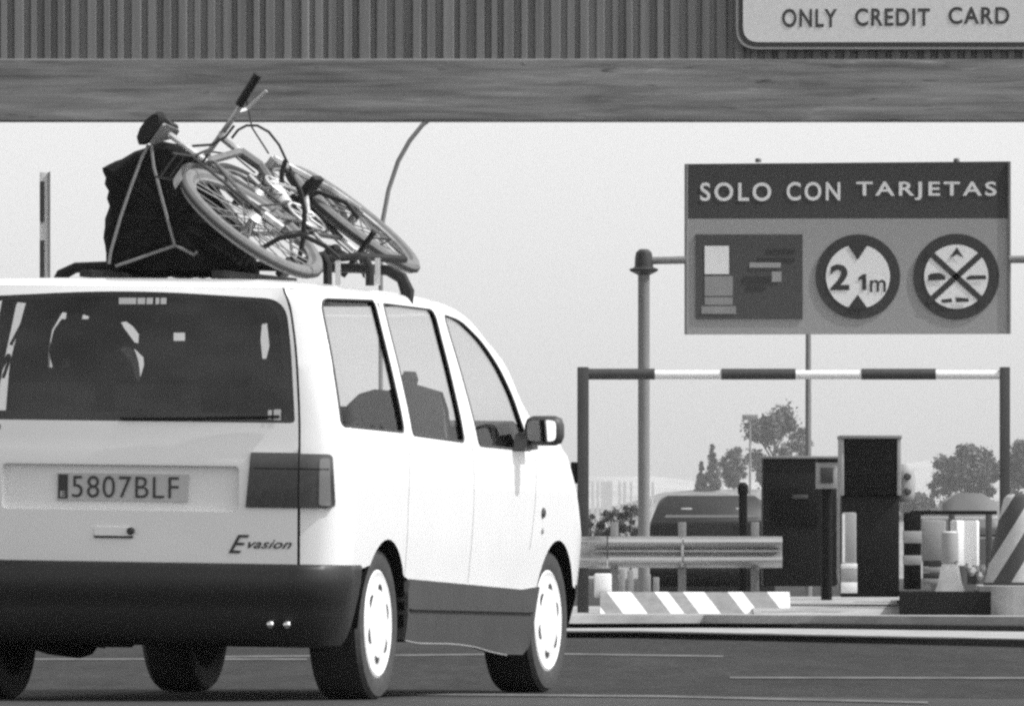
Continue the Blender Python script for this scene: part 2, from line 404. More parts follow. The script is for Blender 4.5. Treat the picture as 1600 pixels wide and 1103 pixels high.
def plan(a, w, off=0.0):
    """point of the right half of the body at height w; a runs along the outline and equals u on the flank"""
    V, ur, uf, rf, rr = Vw(w), URw(w), UFw(w), RFw(w), RR_(w)
    a1 = ur + rr; a2 = uf - rf
    if a < a1:
        ph = (a1 - a) / rr
        if ph < PI / 2:
            return (a1 - (rr + off) * math.sin(ph), V - rr + (rr + off) * math.cos(ph))
        v = V - rr - (ph - PI / 2) * rr
        return (ur - off - BOW * (1 - (v / (V - rr)) ** 2), v)
    if a > a2:
        ph = (a - a2) / rf
        if ph < PI / 2:
            return (a2 + (rf + off) * math.sin(ph), V - rf + (rf + off) * math.cos(ph))
        v = V - rf - (ph - PI / 2) * rf
        return (uf + off + .1 * (1 - (max(v, 0) / (V - rf)) ** 2), max(v, 0))
    # gentle curve of the flank in plan
    return (a, V + off)
def a_of_v(v, w):                     # parameter a of a point v on the rear face
    V, rr = Vw(w), RR_(w); return URw(w) + rr - rr * PI / 2 - (V - rr - v)
def a_front(w, k=1.0): return UFw(w) - RFw(w) + RFw(w) * PI / 2 * k
def a_nose(w): return UFw(w) - RFw(w) + RFw(w) * PI / 2 + (Vw(w) - RFw(w))
def side(sg, off=0.0):
    def f(a, w):
        u, v = plan(a, w, off); return L(u, sg * v, w)
    return f
def rear_u(v, w): return plan(a_of_v(abs(v), w), w)
def crease(w):
    return .007 * min(1, max(0, (.999 - w) / .008))
def rearf(off=0.0):
    def f(v, w):
        a = a_of_v(abs(v), w); u, vv = plan(a, w, off + crease(w)); return L(u, math.copysign(vv, v), w)
    return f
SEAM = tab([(.4, .725), (1.0, .72), (1.3, .70), (1.55, .66), (1.64, .62)])
ws = [.47 + i * (1.635 - .47) / 90 for i in range(91)]
KA = tab([(.4, .8), (1.06, .8), (1.13, .2), (1.7, .2)])

# outlines on the flank, (a, w)
win1 = rounded([(-.645, 1.094), (.235, 1.083), (.172, 1.606), (-.60, 1.592)], [.03, .03, .03, .05])
win2 = rounded([(.362, 1.074), (1.19, 1.056), (1.108, 1.592), (.298, 1.597)], [.03, .03, .06, .03])
win3 = rounded([(1.425, 1.045), (2.30, 1.035), (2.20, 1.15), (2.13, 1.26), (2.0, 1.375), (1.80, 1.48), (1.52, 1.558), (1.255, 1.576)], [.03, .02, .05, .05, .1, .1, .1, .03])
def arch(cu, cw, r, n=20):            # from front foot over the top to the rear foot
    return [(cu + r * math.cos(t), cw + r * math.sin(t)) for t in [k * PI / n for k in range(n + 1)]]
WR = .305
ARR, ARF = (-.03, .30, .355), (2.80, .30, .36)
sill_top = lambda a: .492 - .024 * (a - .1)
def flank_outline():
    o = [(a_of_v(SEAM(w), w) + .006, w) for w in reversed(ws)]                # down the tailgate seam
    o += [(-.50, .47), (-.44, .535)]
    ra = [p for p in arch(*ARR) if p[1] > (.468 if p[0] > 0 else .535)]; o += list(reversed(ra))       # rear arch, from rear foot to front foot
    o += [(.4, sill_top(.4)), (1.2, sill_top(1.2)), (2.2, sill_top(2.2))]
    fa = [p for p in arch(*ARF) if p[1] > .442]; o += list(reversed(fa))
    o += [(3.2, .45)]
    o += [(a_front(w, KA(w)), w) for w in ws]
    return o
# door shut lines are narrow gaps between separate sheets
def shut(a0, a1): return [(a0 - .003, a0 + .003)]
for sg in (1, -1):
    holes = [win1, win2, win3]
    b = MB(); b.add(*panel(flank_outline(), holes, side(sg), .055)); pn = b.build('side_panel', M['white'], van, angle=50)
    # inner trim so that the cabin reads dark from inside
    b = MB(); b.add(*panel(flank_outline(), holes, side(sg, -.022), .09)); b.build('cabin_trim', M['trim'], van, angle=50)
    for wn, nm in ((win1, 'side_window'), (win2, 'side_window'), (win3, 'side_window')):
        b = MB(); b.add(*panel(wn, [], side(sg, -.012), .07))
        gl = b.build(nm, M['glass'], van, angle=50, recalc=False)
        fl = sum((p.normal.x * sg) for p in gl.data.polygons)
        if fl < 0: gl.data.flip_normals()
        f = side(sg, -.002); MBs = MB().tube([f(*p) for p in resample(wn, .05)], .0055, 5, closed=True)
        MBs.build('window_seal', M['seal'], gl)
    f = side(sg, -.10)
    MB().tube([f(.66, 1.30), f(.69, 1.2), f(.73, 1.05)], .012, 5).build('seat_belt', M['wpaint'], van)
    f = side(sg, .0015)
    for ln in ([(.27, .50), (.26, .8), (.29, 1.07), (.235, 1.60)], [(1.30, .48), (1.32, .8), (1.31, 1.05), (1.185, 1.58)], [(2.30, .62), (2.36, .8), (2.38, 1.02)]):
        q = []
        for i in range(len(ln) - 1):
            for k in range(8): t = k / 8; q.append((ln[i][0] + (ln[i + 1][0] - ln[i][0]) * t, ln[i][1] + (ln[i + 1][1] - ln[i][1]) * t))
        q.append(ln[-1]); f2 = side(sg, -.0015)
        MB().tube([f2(*p) for p in q], .0026, 4).build('door_gap', M['trim'], pn)
    # lower cladding between the arches
    def cl(a, w, sg=sg):
        u, v = plan(a, w, .014); return L(u, sg * v, w)
    o = [p for p in arch(*ARR)[:10] if p[1] < .50 and p[0] > 0][::-1]
    o = [(.325, sill_top(.33) + .010)] + [(.355 * math.cos(t) - .03, .30 + .355 * math.sin(t)) for t in (.42, .28, .14, 0)] + [(.32, .255)]
    o += [(.33 + 1.97 * k / 16, tab([(.33, .254), (.6, .241), (1.0, .237), (1.43, .223), (1.75, .199), (2.03, .181), (2.3, .178)])(.33 + 1.97 * k / 16)) for k in range(1, 17)] + [(2.40, .21), (2.435, .30)]
    o += [(2.80 - .36 * math.cos(t), .30 + .36 * math.sin(t)) for t in (.14, .28, .40, .47)] + [(2.2, sill_top(2.2) + .010), (1.2, sill_top(1.2) + .010)]
    b = MB(); vs_, fs_ = panel(o, [], cl, .06); b.add(vs_, fs_)
    oo = resample(o, .06); n = len(oo)
    b.add([cl(*p) for p in oo] + [side(sg, -.03)(*p) for p in oo], [(i, (i + 1) % n, (i + 1) % n + n, i + n) for i in range(n)])
    sk = b.build('sill_cladding', M['clad'], van, angle=40)
    f = side(sg, .018)
    MB().tube([f(.34 + 2.03 * k / 12, .374 - .02 * k / 12) for k in range(13)], .006, 5).build('sill_moulding', M['bumper'], sk)
    f = side(sg, .012)
    MB().tube([f(a, w) for a, w in [(.33 + 1.7 * k / 24, tab([(.33, .250), (.6, .237), (1.0, .233), (1.43, .219), (1.75, .195), (2.03, .178)])(.33 + 1.7 * k / 24)) for k in range(25)]], .0032, 6).build('sill_edge', M['grey'], sk)
    # arch liners
    for ar in (ARR, ARF):
        pts = arch(*ar); b = MB(); n = len(pts)
        vs_ = [side(sg, -.002)(*p) for p in pts] + [L(p[0], sg * .52, p[1]) for p in pts]
        b.add(vs_, [(i, i + 1, i + 1 + n, i + n) for i in range(n - 1)]); b.add([L(p[0], sg * .52, p[1]) for p in pts], [tuple(range(n))])
        b.build('wheel_arch_liner', M['under'], van)
    # indicator repeater and small badge dots on the wing
    b = MB()
    for (a, w, r_) in ((2.50, .775, .022),): b.lathe([(r_, 0), (r_, .006), (r_ * .6, .012)], side(sg, 0)(a, w), (sg, 0, 0), 12)
    b.build('side_repeater', M['clad'], van)
    b = MB().lathe([(.013, 0), (.013, .005), (.008, .008)], side(sg, 0)(2.5, .70), (sg, 0, 0), 12); b.build('wing_badge', M['grey'], van)
    # fuel flap outline / door handles
    b = MB(); f = side(sg, .02)
    for a in (1.02, 2.0 - .62): pass
# tailgate
rw = rounded([(-.660, 1.103), (.700, 1.103), (.672, 1.40), (.640, 1.588), (0, 1.620), (-.610, 1.588), (-.640, 1.40)], [.02, .02, .1, .12, .4, .16, .1], 8)
wl = [.525 + i * (1.634 - .525) / 24 for i in range(25)]
go = [(SEAM(w) - .003, w) for w in wl] + [(-SEAM(w) + .003, w) for w in reversed(wl)]
rec = rounded([(-.485, .753), (.485, .753), (.485, .932), (-.485, .932)], .02, 3)
tg = MB(); tg.add(*panel(go, [rw, rec], rearf(), .045)); tail = tg.build('tailgate', M['white'], van, angle=50)
b = MB(); rr2 = resample(rec, .05); n = len(rr2); rin = rearf(-.03)
b.add([rearf()(*p) for p in rr2] + [rin(p[0] * .985, .8425 + (p[1] - .8425) * .93) for p in rr2], [(i, (i + 1) % n, (i + 1) % n + n, i + n) for i in range(n)])
b.add(*panel([(p[0] * .985, .8425 + (p[1] - .8425) * .93) for p in rec], [], rin, .08)); b.build('plate_recess', M['white'], tail, angle=25)
b = MB(); b.add(*panel(rw, [], rearf(-.004), .08)); rg = b.build('rear_window', M['rglass'], tail, angle=50, recalc=False)
if sum(p.normal.y for p in rg.data.polygons) > 0: rg.data.flip_normals()
# dark printed border of the glass
inn = [(p[0] * .945, 1.365 + (p[1] - 1.365) * (.93 if p[1] > 1.365 else .86)) for p in rw]
b = MB(); b.add(*panel(rw, [inn], rearf(-.007), .05)); b.build('glass_border', M['black'], tail, angle=50)
f = rearf(.012)
b = MB().tube([f(.0, 1.112), f(.3, 1.117), f(.64, 1.128)], .006, 5); b.build('wiper', M['black'], tail)
b = MB()
for k, (x0, x1) in enumerate(((188, 215), (217, 229), (231, 241), (245, 251), (253, 262))):
    q = [VP(x0, 465, -.69), VP(x1, 465, -.69), VP(x1, 475, -.69), VP(x0, 475, -.69)]
    b.add([rearf(.003)(*p) for p in q], [(0, 1, 2, 3)])
b.build('window_sticker', M['pale'], tail, smooth=False)
b = MB()
for (x0, x1, y0, y1) in ((418, 424, 640, 655), (427, 438, 639, 656)):
    b.add([rearf(.003)(*VP(x, y, -.74)) for x, y in ((x0, y0), (x1, y0), (x1, y1), (x0, y1))], [(0, 1, 2, 3)])
b.build('corner_sticker', M['pale'], tail, smooth=False)
# number plate
f = rearf(-.022); b = MB(); b.prism([(-.26, .79), (.275, .79), (.275, .897), (-.26, .897)], rearf(-.030), rearf(-.018)); npl = b.build('number_plate', M['plate'], van)
f = rearf(-.016); b = MB(); text_fit(b, '5807BLF', -.198, .238, .802, .887, f, bold=-.006, spacing=1.1); b.build('plate_lettering', M['ink'], npl, smooth=False)
b = MB(); b.add([f(-.255, .796), f(-.215, .796), f(-.215, .891), f(-.255, .891)], [(0, 1, 2, 3)]); b.build('plate_band', M['signring'], npl, smooth=False)
f = rearf(-.014); b = MB(); text_fit(b, 'E', -.245, -.225, .803, .825, f, bold=.01); b.build('plate_letter', M['plate'], npl, smooth=False)
# handle and badge
b = MB(); f = rearf(.006); b.prism(rounded([(-.098, .652), (.06, .652), (.06, .686), (-.098, .686)], .008, 2), rearf(-.002), f); h_ = b.build('tailgate_handle', M['white'], tail)
b = MB().tube([rearf(.004)(-.098 + .158 * k / 6, .649) for k in range(7)], .005, 5); b.build('handle_shadow_gap', M['trim'], h_)
b = MB().lathe([(.015, 0), (.015, .012), (.010, .016)], rearf(0)(.052, .672), (0, -1, 0), 14); b.build('lock', M['ink'], tail)
b = MB(); text_fit(b, 'E', .448, .53, .592, .664, rearf(.005), bold=.006, shear=.5)
text_fit(b, 'vasion', .525, .70, .612, .646, rearf(.005), bold=.012, shear=.5, spacing=1.05); b.build('badge', M['ink'], tail, smooth=False)
b = MB(); b.prism(rounded([(-.60, 1.066), (-.495, 1.066), (-.495, 1.086), (-.60, 1.086)], .008, 3), rearf(0), rearf(.004)); b.build('maker_badge', M['grey'], tail, smooth=False)
# dark joint strips along the tailgate seams
for sg in (1, -1):
    b = MB(); f = side(sg, -.006)
    b.tube([f(a_of_v(SEAM(w), w) + .001, w) for w in wl], .006, 4); b.build('tailgate_gap', M['trim'], van)
# tail lamps, wrapping round the corner
for sg in (1, -1):
    lw = [.772, .80, .85, .90, .95, .986]
    def q_(qv, w): return a_of_v(qv, w)
    outl = [(.515, .772), (.722, .772)] + [(.722, w) for w in lw[1:-1]] + [(.722, .987), (.533, .987)]
    f0, f1 = rearf(0), rearf(.012)
    def fl(off):
        def f(v, w):
            # v here is the arc length from the centre line
            a = a_of_v(v, w); u, vv = plan(a, w, off); return L(u, sg * vv, w)
        return f
    b = MB(); b.add(*panel(outl, [], fl(.016), .03)); oo = resample(outl, .03); n = len(oo)
    b.add([fl(.016)(*p) for p in oo] + [fl(-.005)(*p) for p in oo], [(i, (i + 1) % n, (i + 1) % n + n, i + n) for i in range(n)])
    lamp = b.build('tail_lamp', M['lensd'], van, angle=40)
    o2 = rounded([(.727, .774), (.865, .774), (.85, .984), (.727, .984)], [.005, .02, .02, .005], 3)
    b = MB(); b.add(*panel(o2, [], fl(.014), .03)); oo = resample(o2, .03); n = len(oo)
    b.add([fl(.014)(*p) for p in oo] + [fl(-.005)(*p) for p in oo], [(i, (i + 1) % n, (i + 1) % n + n, i + n) for i in range(n)])
    b.build('outer_lens', M['lens'], lamp, angle=40)
    b = MB(); b.add(*panel(rounded([(.80, .782), (.845, .782), (.838, .968), (.80, .968)], .01, 2), [], fl(.017), .03)); b.build('highlight_strip', M['lens2'], lamp, angle=50)  # pale strip paints the vertical highlight on the lamp
    b = MB().tube([fl(.0165)(  .545 + .29 * k / 8, .925) for k in range(9)], .003, 4); b.build('lens_rib', M['black'], lamp)
# rear and front bumpers
BEND = tab([(.2, -.60), (.24, -.58), (.3, -.52), (.4, -.46), (.5, -.42), (.56, -.42)])
def bumper(prof, a0, a1, sg_pair, nm, m, front=False):
    b = MB(); cols = []
    N = 40
    for i in range(-N, N + 1):
        t = abs(i) / N; sg = 1 if i >= 0 else -1; row = []
        for (w, off) in prof:
            if not front:
                ac = a_of_v(0.0, w); a = ac + (BEND(w) - ac) * t
            else:
                ac = a_nose(w); a = ac + (a0 - ac) * t
            k = min(1, (1 - t) / .10); k = k ** .5 if k < 1 else 1
            k2 = min(1, max(0, (.90 - t) / .25)); kk = off * (.10 + .90 * k2) if off > 0 else off; u, v = plan(a, w, kk); row.append(L(u, sg * v, w))
        cols.append(row)
    n = len(prof); vs_ = [p for r_ in cols for p in r_]
    fs_ = [(i * n + j, (i + 1) * n + j, (i + 1) * n + j + 1, i * n + j + 1) for i in range(len(cols) - 1) for j in range(n - 1)]
    b.add(vs_, fs_); return b.build(nm, m, van, angle=50)
pr = [(.545, -.01), (.552, .02), (.548, .045), (.53, .058), (.48, .066), (.42, .068), (.40, .060), (.36, .060), (.31, .058), (.265, .045), (.235, .015), (.225, -.05), (.225, -.2)]
rb = bumper(pr, -.385, 0, 0, 'rear_bumper', M['bumper'])
bumper([(.47, -.01), (.47, .03), (.42, .045), (.3, .045), (.23, .02), (.21, -.1)], 3.17, 0, 0, 'front_bumper', M['bumper'], True)
for v in (.632, .700):
    b = MB().lathe([(.015, -.12), (.015, .006), (.010, .012), (.004, .014)], L(-.80, v, .315), (0, -1, 0), 14); b.build('exhaust_tip', M['chrome'], van)
# roof (a full cap)
b = MB(); rings = [1.632, 1.64, 1.648, 1.655, 1.661, 1.666, 1.670, 1.674, 1.677, 1.679, 1.68]; NR = 44; rowsv = []
for w in rings:
    half = []
    a0, a1 = a_of_v(0, w), a_nose(w)
    # piecewise spacing so that corners stay rounded
    am, an = URw(w) + RR_(w), UFw(w) - RFw(w)
    for t in range(8): half.append(a0 + (am - RR_(w) * PI / 2 - a0) * t / 8)
    for t in range(8): half.append(am - RR_(w) * PI / 2 * (1 - t / 8))
    for t in range(12): half.append(am + (an - am) * t / 12)
    for t in range(8): half.append(an + RFw(w) * PI / 2 * t / 8)
    for t in range(9): half.append(an + RFw(w) * PI / 2 + (a1 - an - RFw(w) * PI / 2) * t / 8)
    pts = [plan(a, w) for a in half]
    ring = [L(u, v, w) for u, v in pts] + [L(u, -v, w) for u, v in reversed(pts[1:-1])]
    rowsv.append(ring)
n = len(rowsv[0])
b.add([p for r_ in rowsv for p in r_], [(i * n + k, i * n + (k + 1) % n, (i + 1) * n + (k + 1) % n, (i + 1) * n + k) for i in range(len(rings) - 1) for k in range(n)] + [tuple(range((len(rings) - 1) * n, len(rings) * n))])
b.build('roof', M['white'], van, angle=60)
b = MB(); ring = [L(.4 + (0 if False else (p.y - .4)) * .97, 0, 0) for p in rowsv[0]]
b.add([Vector((p.x * .96, .4 + (p.y - .4) * .96, p.z - .02)) for p in rowsv[0]], [tuple(range(n))]); b.build('headlining', M['trim'], van, smooth=False)
# windscreen, bonnet and nose
def front_rows(wsx, nm, m, flip=False):
    b = MB(); rows = []
    for w in wsx:
        a0 = a_front(w, KA(w)) - .004; a1 = a_nose(w); half = [plan(a0 + (a1 - a0) * t / 14, w) for t in range(15)]
        rows.append([L(u, v, w) for u, v in half] + [L(u, -v, w) for u, v in reversed(half[:-1])])
    n = len(rows[0]); b.add([p for r_ in rows for p in r_], [(i * n + k, i * n + k + 1, (i + 1) * n + k + 1, (i + 1) * n + k) for i in range(len(rows) - 1) for k in range(n - 1)])
    return b.build(nm, m, van, angle=60)
front_rows([.44 + i * (1.11 - .44) / 30 for i in range(31)], 'bonnet', M['white'])
ws_ = front_rows([1.115 + i * (1.634 - 1.115) / 12 for i in range(13)], 'windscreen', M['glass'])
if sum(p.normal.y for p in ws_.data.polygons) < 0: ws_.data.flip_normals()
# floor and underbody
b = MB(); b.box(L(1.35, 0, .30), (1.5, 4.0, .08)); b.box(L(1.4, 0, .42), (1.0, 3.3, .2)); b.build('underbody', M['under'], van)
b = MB(); b.tube([L(-.55, -.35, .27), L(-.1, -.35, .25)], .09, 10); b.build('silencer', M['under'], van)
b = MB(); b.tube([(-.68, 0, WR), (.68, 0, WR)], .045, 8); b.build('rear_axle', M['under'], van)
# dashboard, steering wheel, seats
b = MB(); b.prism([(2.05, .85), (2.75, .85), (2.75, 1.10), (2.45, 1.16), (2.1, 1.13)], lambda u, w: L(u, -.78, w), lambda u, w: L(u, .78, w)); b.build('dashboard', M['trim'], van)
b = MB(); c_ = Vector((2.0, -.38, 1.12)); b.tube([L(2.0 + .10 * math.sin(t), -.38 + .19 * math.cos(t), 1.06 + .16 * math.sin(t)) for t in [k * 2 * PI / 20 for k in range(20)]], .014, 6, closed=True); b.build('steering_wheel', M['black'], van)
def seat(u, v, top, wd_, m, head=True):
    b = MB(); prof = rounded([(-wd_ / 2, .6), (wd_ / 2, .6), (wd_ / 2 - .01, top - .1), (wd_ / 2 - .08, top), (-wd_ / 2 + .08, top), (-wd_ / 2 + .01, top - .1)], .05, 3)
    b.prism(prof, lambda x, w: L(u - .14 * (w - .6) - .05, v + x, w), lambda x, w: L(u - .14 * (w - .6) + .07, v + x, w))
    b.box(L(u + .28, v, .58), (wd_, .5, .14)); s_ = b.build('seat', m, van)
    if head:
        b = MB(); b.box(L(u - .14 * (top - .5), v, top + .11), (.24, .09, .15), None, .03); b.tube([L(u - .1, v - .06, top - .02), L(u - .1, v - .06, top + .06)], .007, 5); b.tube([L(u - .1, v + .06, top - .02), L(u - .1, v + .06, top + .06)], .007, 5)
        b.build('headrest', m, s_)
seat(1.55, .40, 1.20, .5, M['seatg'], False); seat(1.55, -.40, 1.26, .5, M['seat'])
# dark plate added for the second row to block light; gaps show sky
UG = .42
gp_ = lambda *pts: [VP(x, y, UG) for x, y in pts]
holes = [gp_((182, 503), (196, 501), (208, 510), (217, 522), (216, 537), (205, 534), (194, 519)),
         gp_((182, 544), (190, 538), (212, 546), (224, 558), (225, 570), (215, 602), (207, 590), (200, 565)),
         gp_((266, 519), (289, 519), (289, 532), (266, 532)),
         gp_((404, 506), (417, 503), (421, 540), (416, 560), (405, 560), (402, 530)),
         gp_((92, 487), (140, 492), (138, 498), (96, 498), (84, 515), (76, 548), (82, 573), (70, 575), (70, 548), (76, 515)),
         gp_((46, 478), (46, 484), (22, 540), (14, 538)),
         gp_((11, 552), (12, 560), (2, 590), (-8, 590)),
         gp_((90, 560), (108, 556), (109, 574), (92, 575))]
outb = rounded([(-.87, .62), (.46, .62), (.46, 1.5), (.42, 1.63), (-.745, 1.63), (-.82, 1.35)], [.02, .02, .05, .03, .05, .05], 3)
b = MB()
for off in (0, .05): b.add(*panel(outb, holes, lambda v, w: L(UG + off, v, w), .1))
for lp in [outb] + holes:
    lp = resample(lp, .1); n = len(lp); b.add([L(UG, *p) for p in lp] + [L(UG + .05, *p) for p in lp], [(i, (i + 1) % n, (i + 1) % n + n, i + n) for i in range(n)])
b.build('seat_screen', M['seat'], van, smooth=False)
M['seatl'] = mat('worn_seat_cloth', .045, .9, .15, var=.35, vscale=(14, 14, 14))
for v, w0, w1 in ((.33, 1.14, 1.30), (-.20, 1.10, 1.22)):
    MB().box(L(UG - .06, v, (w0 + w1) / 2), (.24, .08, w1 - w0), None, .03).build('headrest', M['seatl'], van)
for v in (-.62, -.18, .30):
    MB().box(L(UG - .03, v, 1.02), (.36, .05, .5), None, .02).build('seat_cushion', M['seatl'], van)
# rounded dark load against the right rear window, and parcel shelf
b = MB(); q = [VP(x, y, .55) for x, y in ((520, 690), (533, 660), (548, 632), (566, 615), (590, 608), (612, 610), (625, 600), (640, 690))]
b.prism(q, lambda v, w: L(.50, v, w), lambda v, w: L(.60, v, w)); b.build('seat', M['seat'], van, smooth=False)
b = MB().box(L(-.25, 0, 1.04), (1.4, .75, .03)); b.build('parcel_shelf', M['trim'], van)
q = [VP(x, y, 1.2) for x, y in ((633, 700), (630, 592), (636, 580), (646, 580), (650, 592), (648, 600), (688, 612), (697, 640), (703, 700))]
b = MB().prism(q, lambda v, w: L(1.15, v, w), lambda v, w: L(1.24, v, w)); b.build('seat', M['seatg'], van, smooth=False)
# door mirrors
for sg in (1, -1):
    b = MB(); b.box(L(2.06, sg * 1.015, 1.116), (.165, .10, .125), None, .038); b.prism([(1.98, 1.03), (2.2, 1.03), (2.14, 1.11), (2.02, 1.10)], lambda u, w: L(u, sg * .90, w), lambda u, w: L(u, sg * .955, w + .01))
    mr_ = b.build('door_mirror', M['clad'], van, angle=50)
    b = MB(); pl = rounded([(-.062, -.044), (.062, -.044), (.062, .044), (-.062, .044)], .025, 4)
    b.add([L(2.009, sg * 1.015 + x, 1.116 + z) for x, z in pl], [tuple(range(len(pl)))]); b.build('mirror_glass', M['mirror'], mr_, smooth=False)
# wheels
def wheel(u, sg, steer=0.0):
    hub = MB().lathe([(.06, -.10), (.20, -.10), (.20, -.02), (.06, .0)], (0, 0, 0), (sg, 0, 0), 32)
    o = hub.build('wheel', M['under'], van); o.location = (sg * .752, u, WR); o.rotation_euler = (0, 0, steer)
    prof = [(.205, -.095), (.25, -.112), (.288, -.106), (.302, -.088), (WR, -.06), (WR, .06), (.302, .088), (.288, .106), (.25, .113), (.218, .104), (.205, .085)]
    t = MB().lathe(prof, (0, 0, 0), (sg, 0, 0), 64, False).build('tyre', M['tyre'], o, angle=30); t.data.materials.append(M['tyreside'])
    for pg in t.data.polygons:
        if abs(pg.center.x) > .085 or math.hypot(pg.center.y, pg.center.z) < .285: pg.material_index = 1
    prof = [(.218, .086), (.216, .100), (.205, .106), (.19, .100), (.16, .104), (.10, .110), (.06, .112), (.03, .114), (.001, .114)]
    cv = MB().lathe(prof, (0, 0, 0), (sg, 0, 0), 48, False).build('wheel_cover', M['cover'], o, angle=30)
    b = MB()
    for k in range(6):
        q = k * PI / 3 + .35; c = Vector((sg * .1065, .135 * math.cos(q), .135 * math.sin(q))); tn = Vector((0, -math.sin(q), math.cos(q))); rn = Vector((0, math.cos(q), math.sin(q)))
        b.add([c + tn * .034 * math.cos(e) + rn * .026 * math.sin(e) for e in [j * PI / 5 for j in range(10)]], [tuple(range(10))])
    b.build('cover_slot', M['ink'], o, smooth=False)
wheel(0, 1); wheel(0, -1); wheel(2.824, 1, -.03); wheel(2.824, -1, -.03)
# roof bars
for uu, hw in ((.80, .74),):
    q = [(-hw, 1.60), (-hw - .005, 1.66), (-hw + .02, 1.715), (-hw + .08, 1.745), (-hw + .2, 1.752), (0, 1.76), (hw - .2, 1.752), (hw - .08, 1.745), (hw - .02, 1.715), (hw + .005, 1.66), (hw, 1.60)]
    b = MB().tube([L(uu, v, w) for v, w in q], [.03, .03, .026, .022, .02, .02, .02, .022, .026, .03, .03], 8); b.build('roof_bar', M['black'], van)
for v in (-.35, .2):
    b = MB().box(L(.45, v, 1.70), (.05, 1.1, .03)); b.build('roof_rail', M['black'], van)

# ------------------------------------------------------------------ luggage bundle and its ropes
YL = 40.72
lug = thing('luggage_bundle', 'black cloth bundle of luggage roped on the minivan roof', 'luggage', W(280, 430, YL))
sil = [(165, 264), (190, 250), (222, 236), (258, 222), (300, 232), (328, 262), (345, 300), (372, 345), (400, 395), (402, 430), (290, 431), (182, 430), (172, 402), (163, 366), (172, 335), (170, 300)]
cx, cy = 285, 335
rowsv = []; base = resample(sil, 12)
for k, (yy, s_) in enumerate(((0, .86), (.03, .95), (.10, 1.0), (.30, 1.01), (.50, 1.0), (.60, .93), (.64, .8))):
    row = []
    for i, (x, y) in enumerate(base):
        p = W(cx + (x - cx) * s_, min(431, cy + (y - cy) * s_ + (0 if y < 420 else 6)), YL); p.y += yy - .25
        row.append(p + Vector((random.uniform(-.008, .008), random.uniform(-.012, .012), random.uniform(-.006, .006))))
    rowsv.append(row)
n = len(base); b = MB(); b.add([p for r_ in rowsv for p in r_], [(i * n + k, i * n + (k + 1) % n, (i + 1) * n + (k + 1) % n, (i + 1) * n + k) for i in range(6) for k in range(n)] + [tuple(range(6 * n, 7 * n))])
fc = sum((Vector(p) for p in rowsv[0]), Vector()) / n; b.add(list(rowsv[0]) + [fc + Vector((0, -.015, 0))], [(i, (i + 1) % n, n) for i in range(n)])
b.build('cloth_cover', M['bag'], lug, world=True, angle=60)
b = MB(); b.box(W(262, 404, YL - .22), (.5, .06, .09), None, .02); b.box(W(270, 380, YL - .2), (.46, .05, .05), None, .02); b.build('case', M['bag'], lug, world=True)
def rope(label, pts, Yr):
    b = MB().tube([W(x, y, Yr) for x, y in pts], .0065, 6); o = b.build('rope', M['rope'], None); tag(o, label, 'rope', 'ropes tying down the luggage')
rope('pale rope running down the left of the black bundle', [(232, 226), (222, 245), (205, 290), (188, 340), (173, 392), (170, 412)], YL - .285)
rope('pale rope running down the middle of the black bundle then to the right', [(236, 226), (240, 260), (253, 310), (265, 355), (273, 383), (288, 390), (303, 398), (308, 392)], YL - .285)
rope('dull rope slanting along the bottom of the black bundle', [(272, 384), (245, 393), (215, 404), (180, 416)], YL - .29)

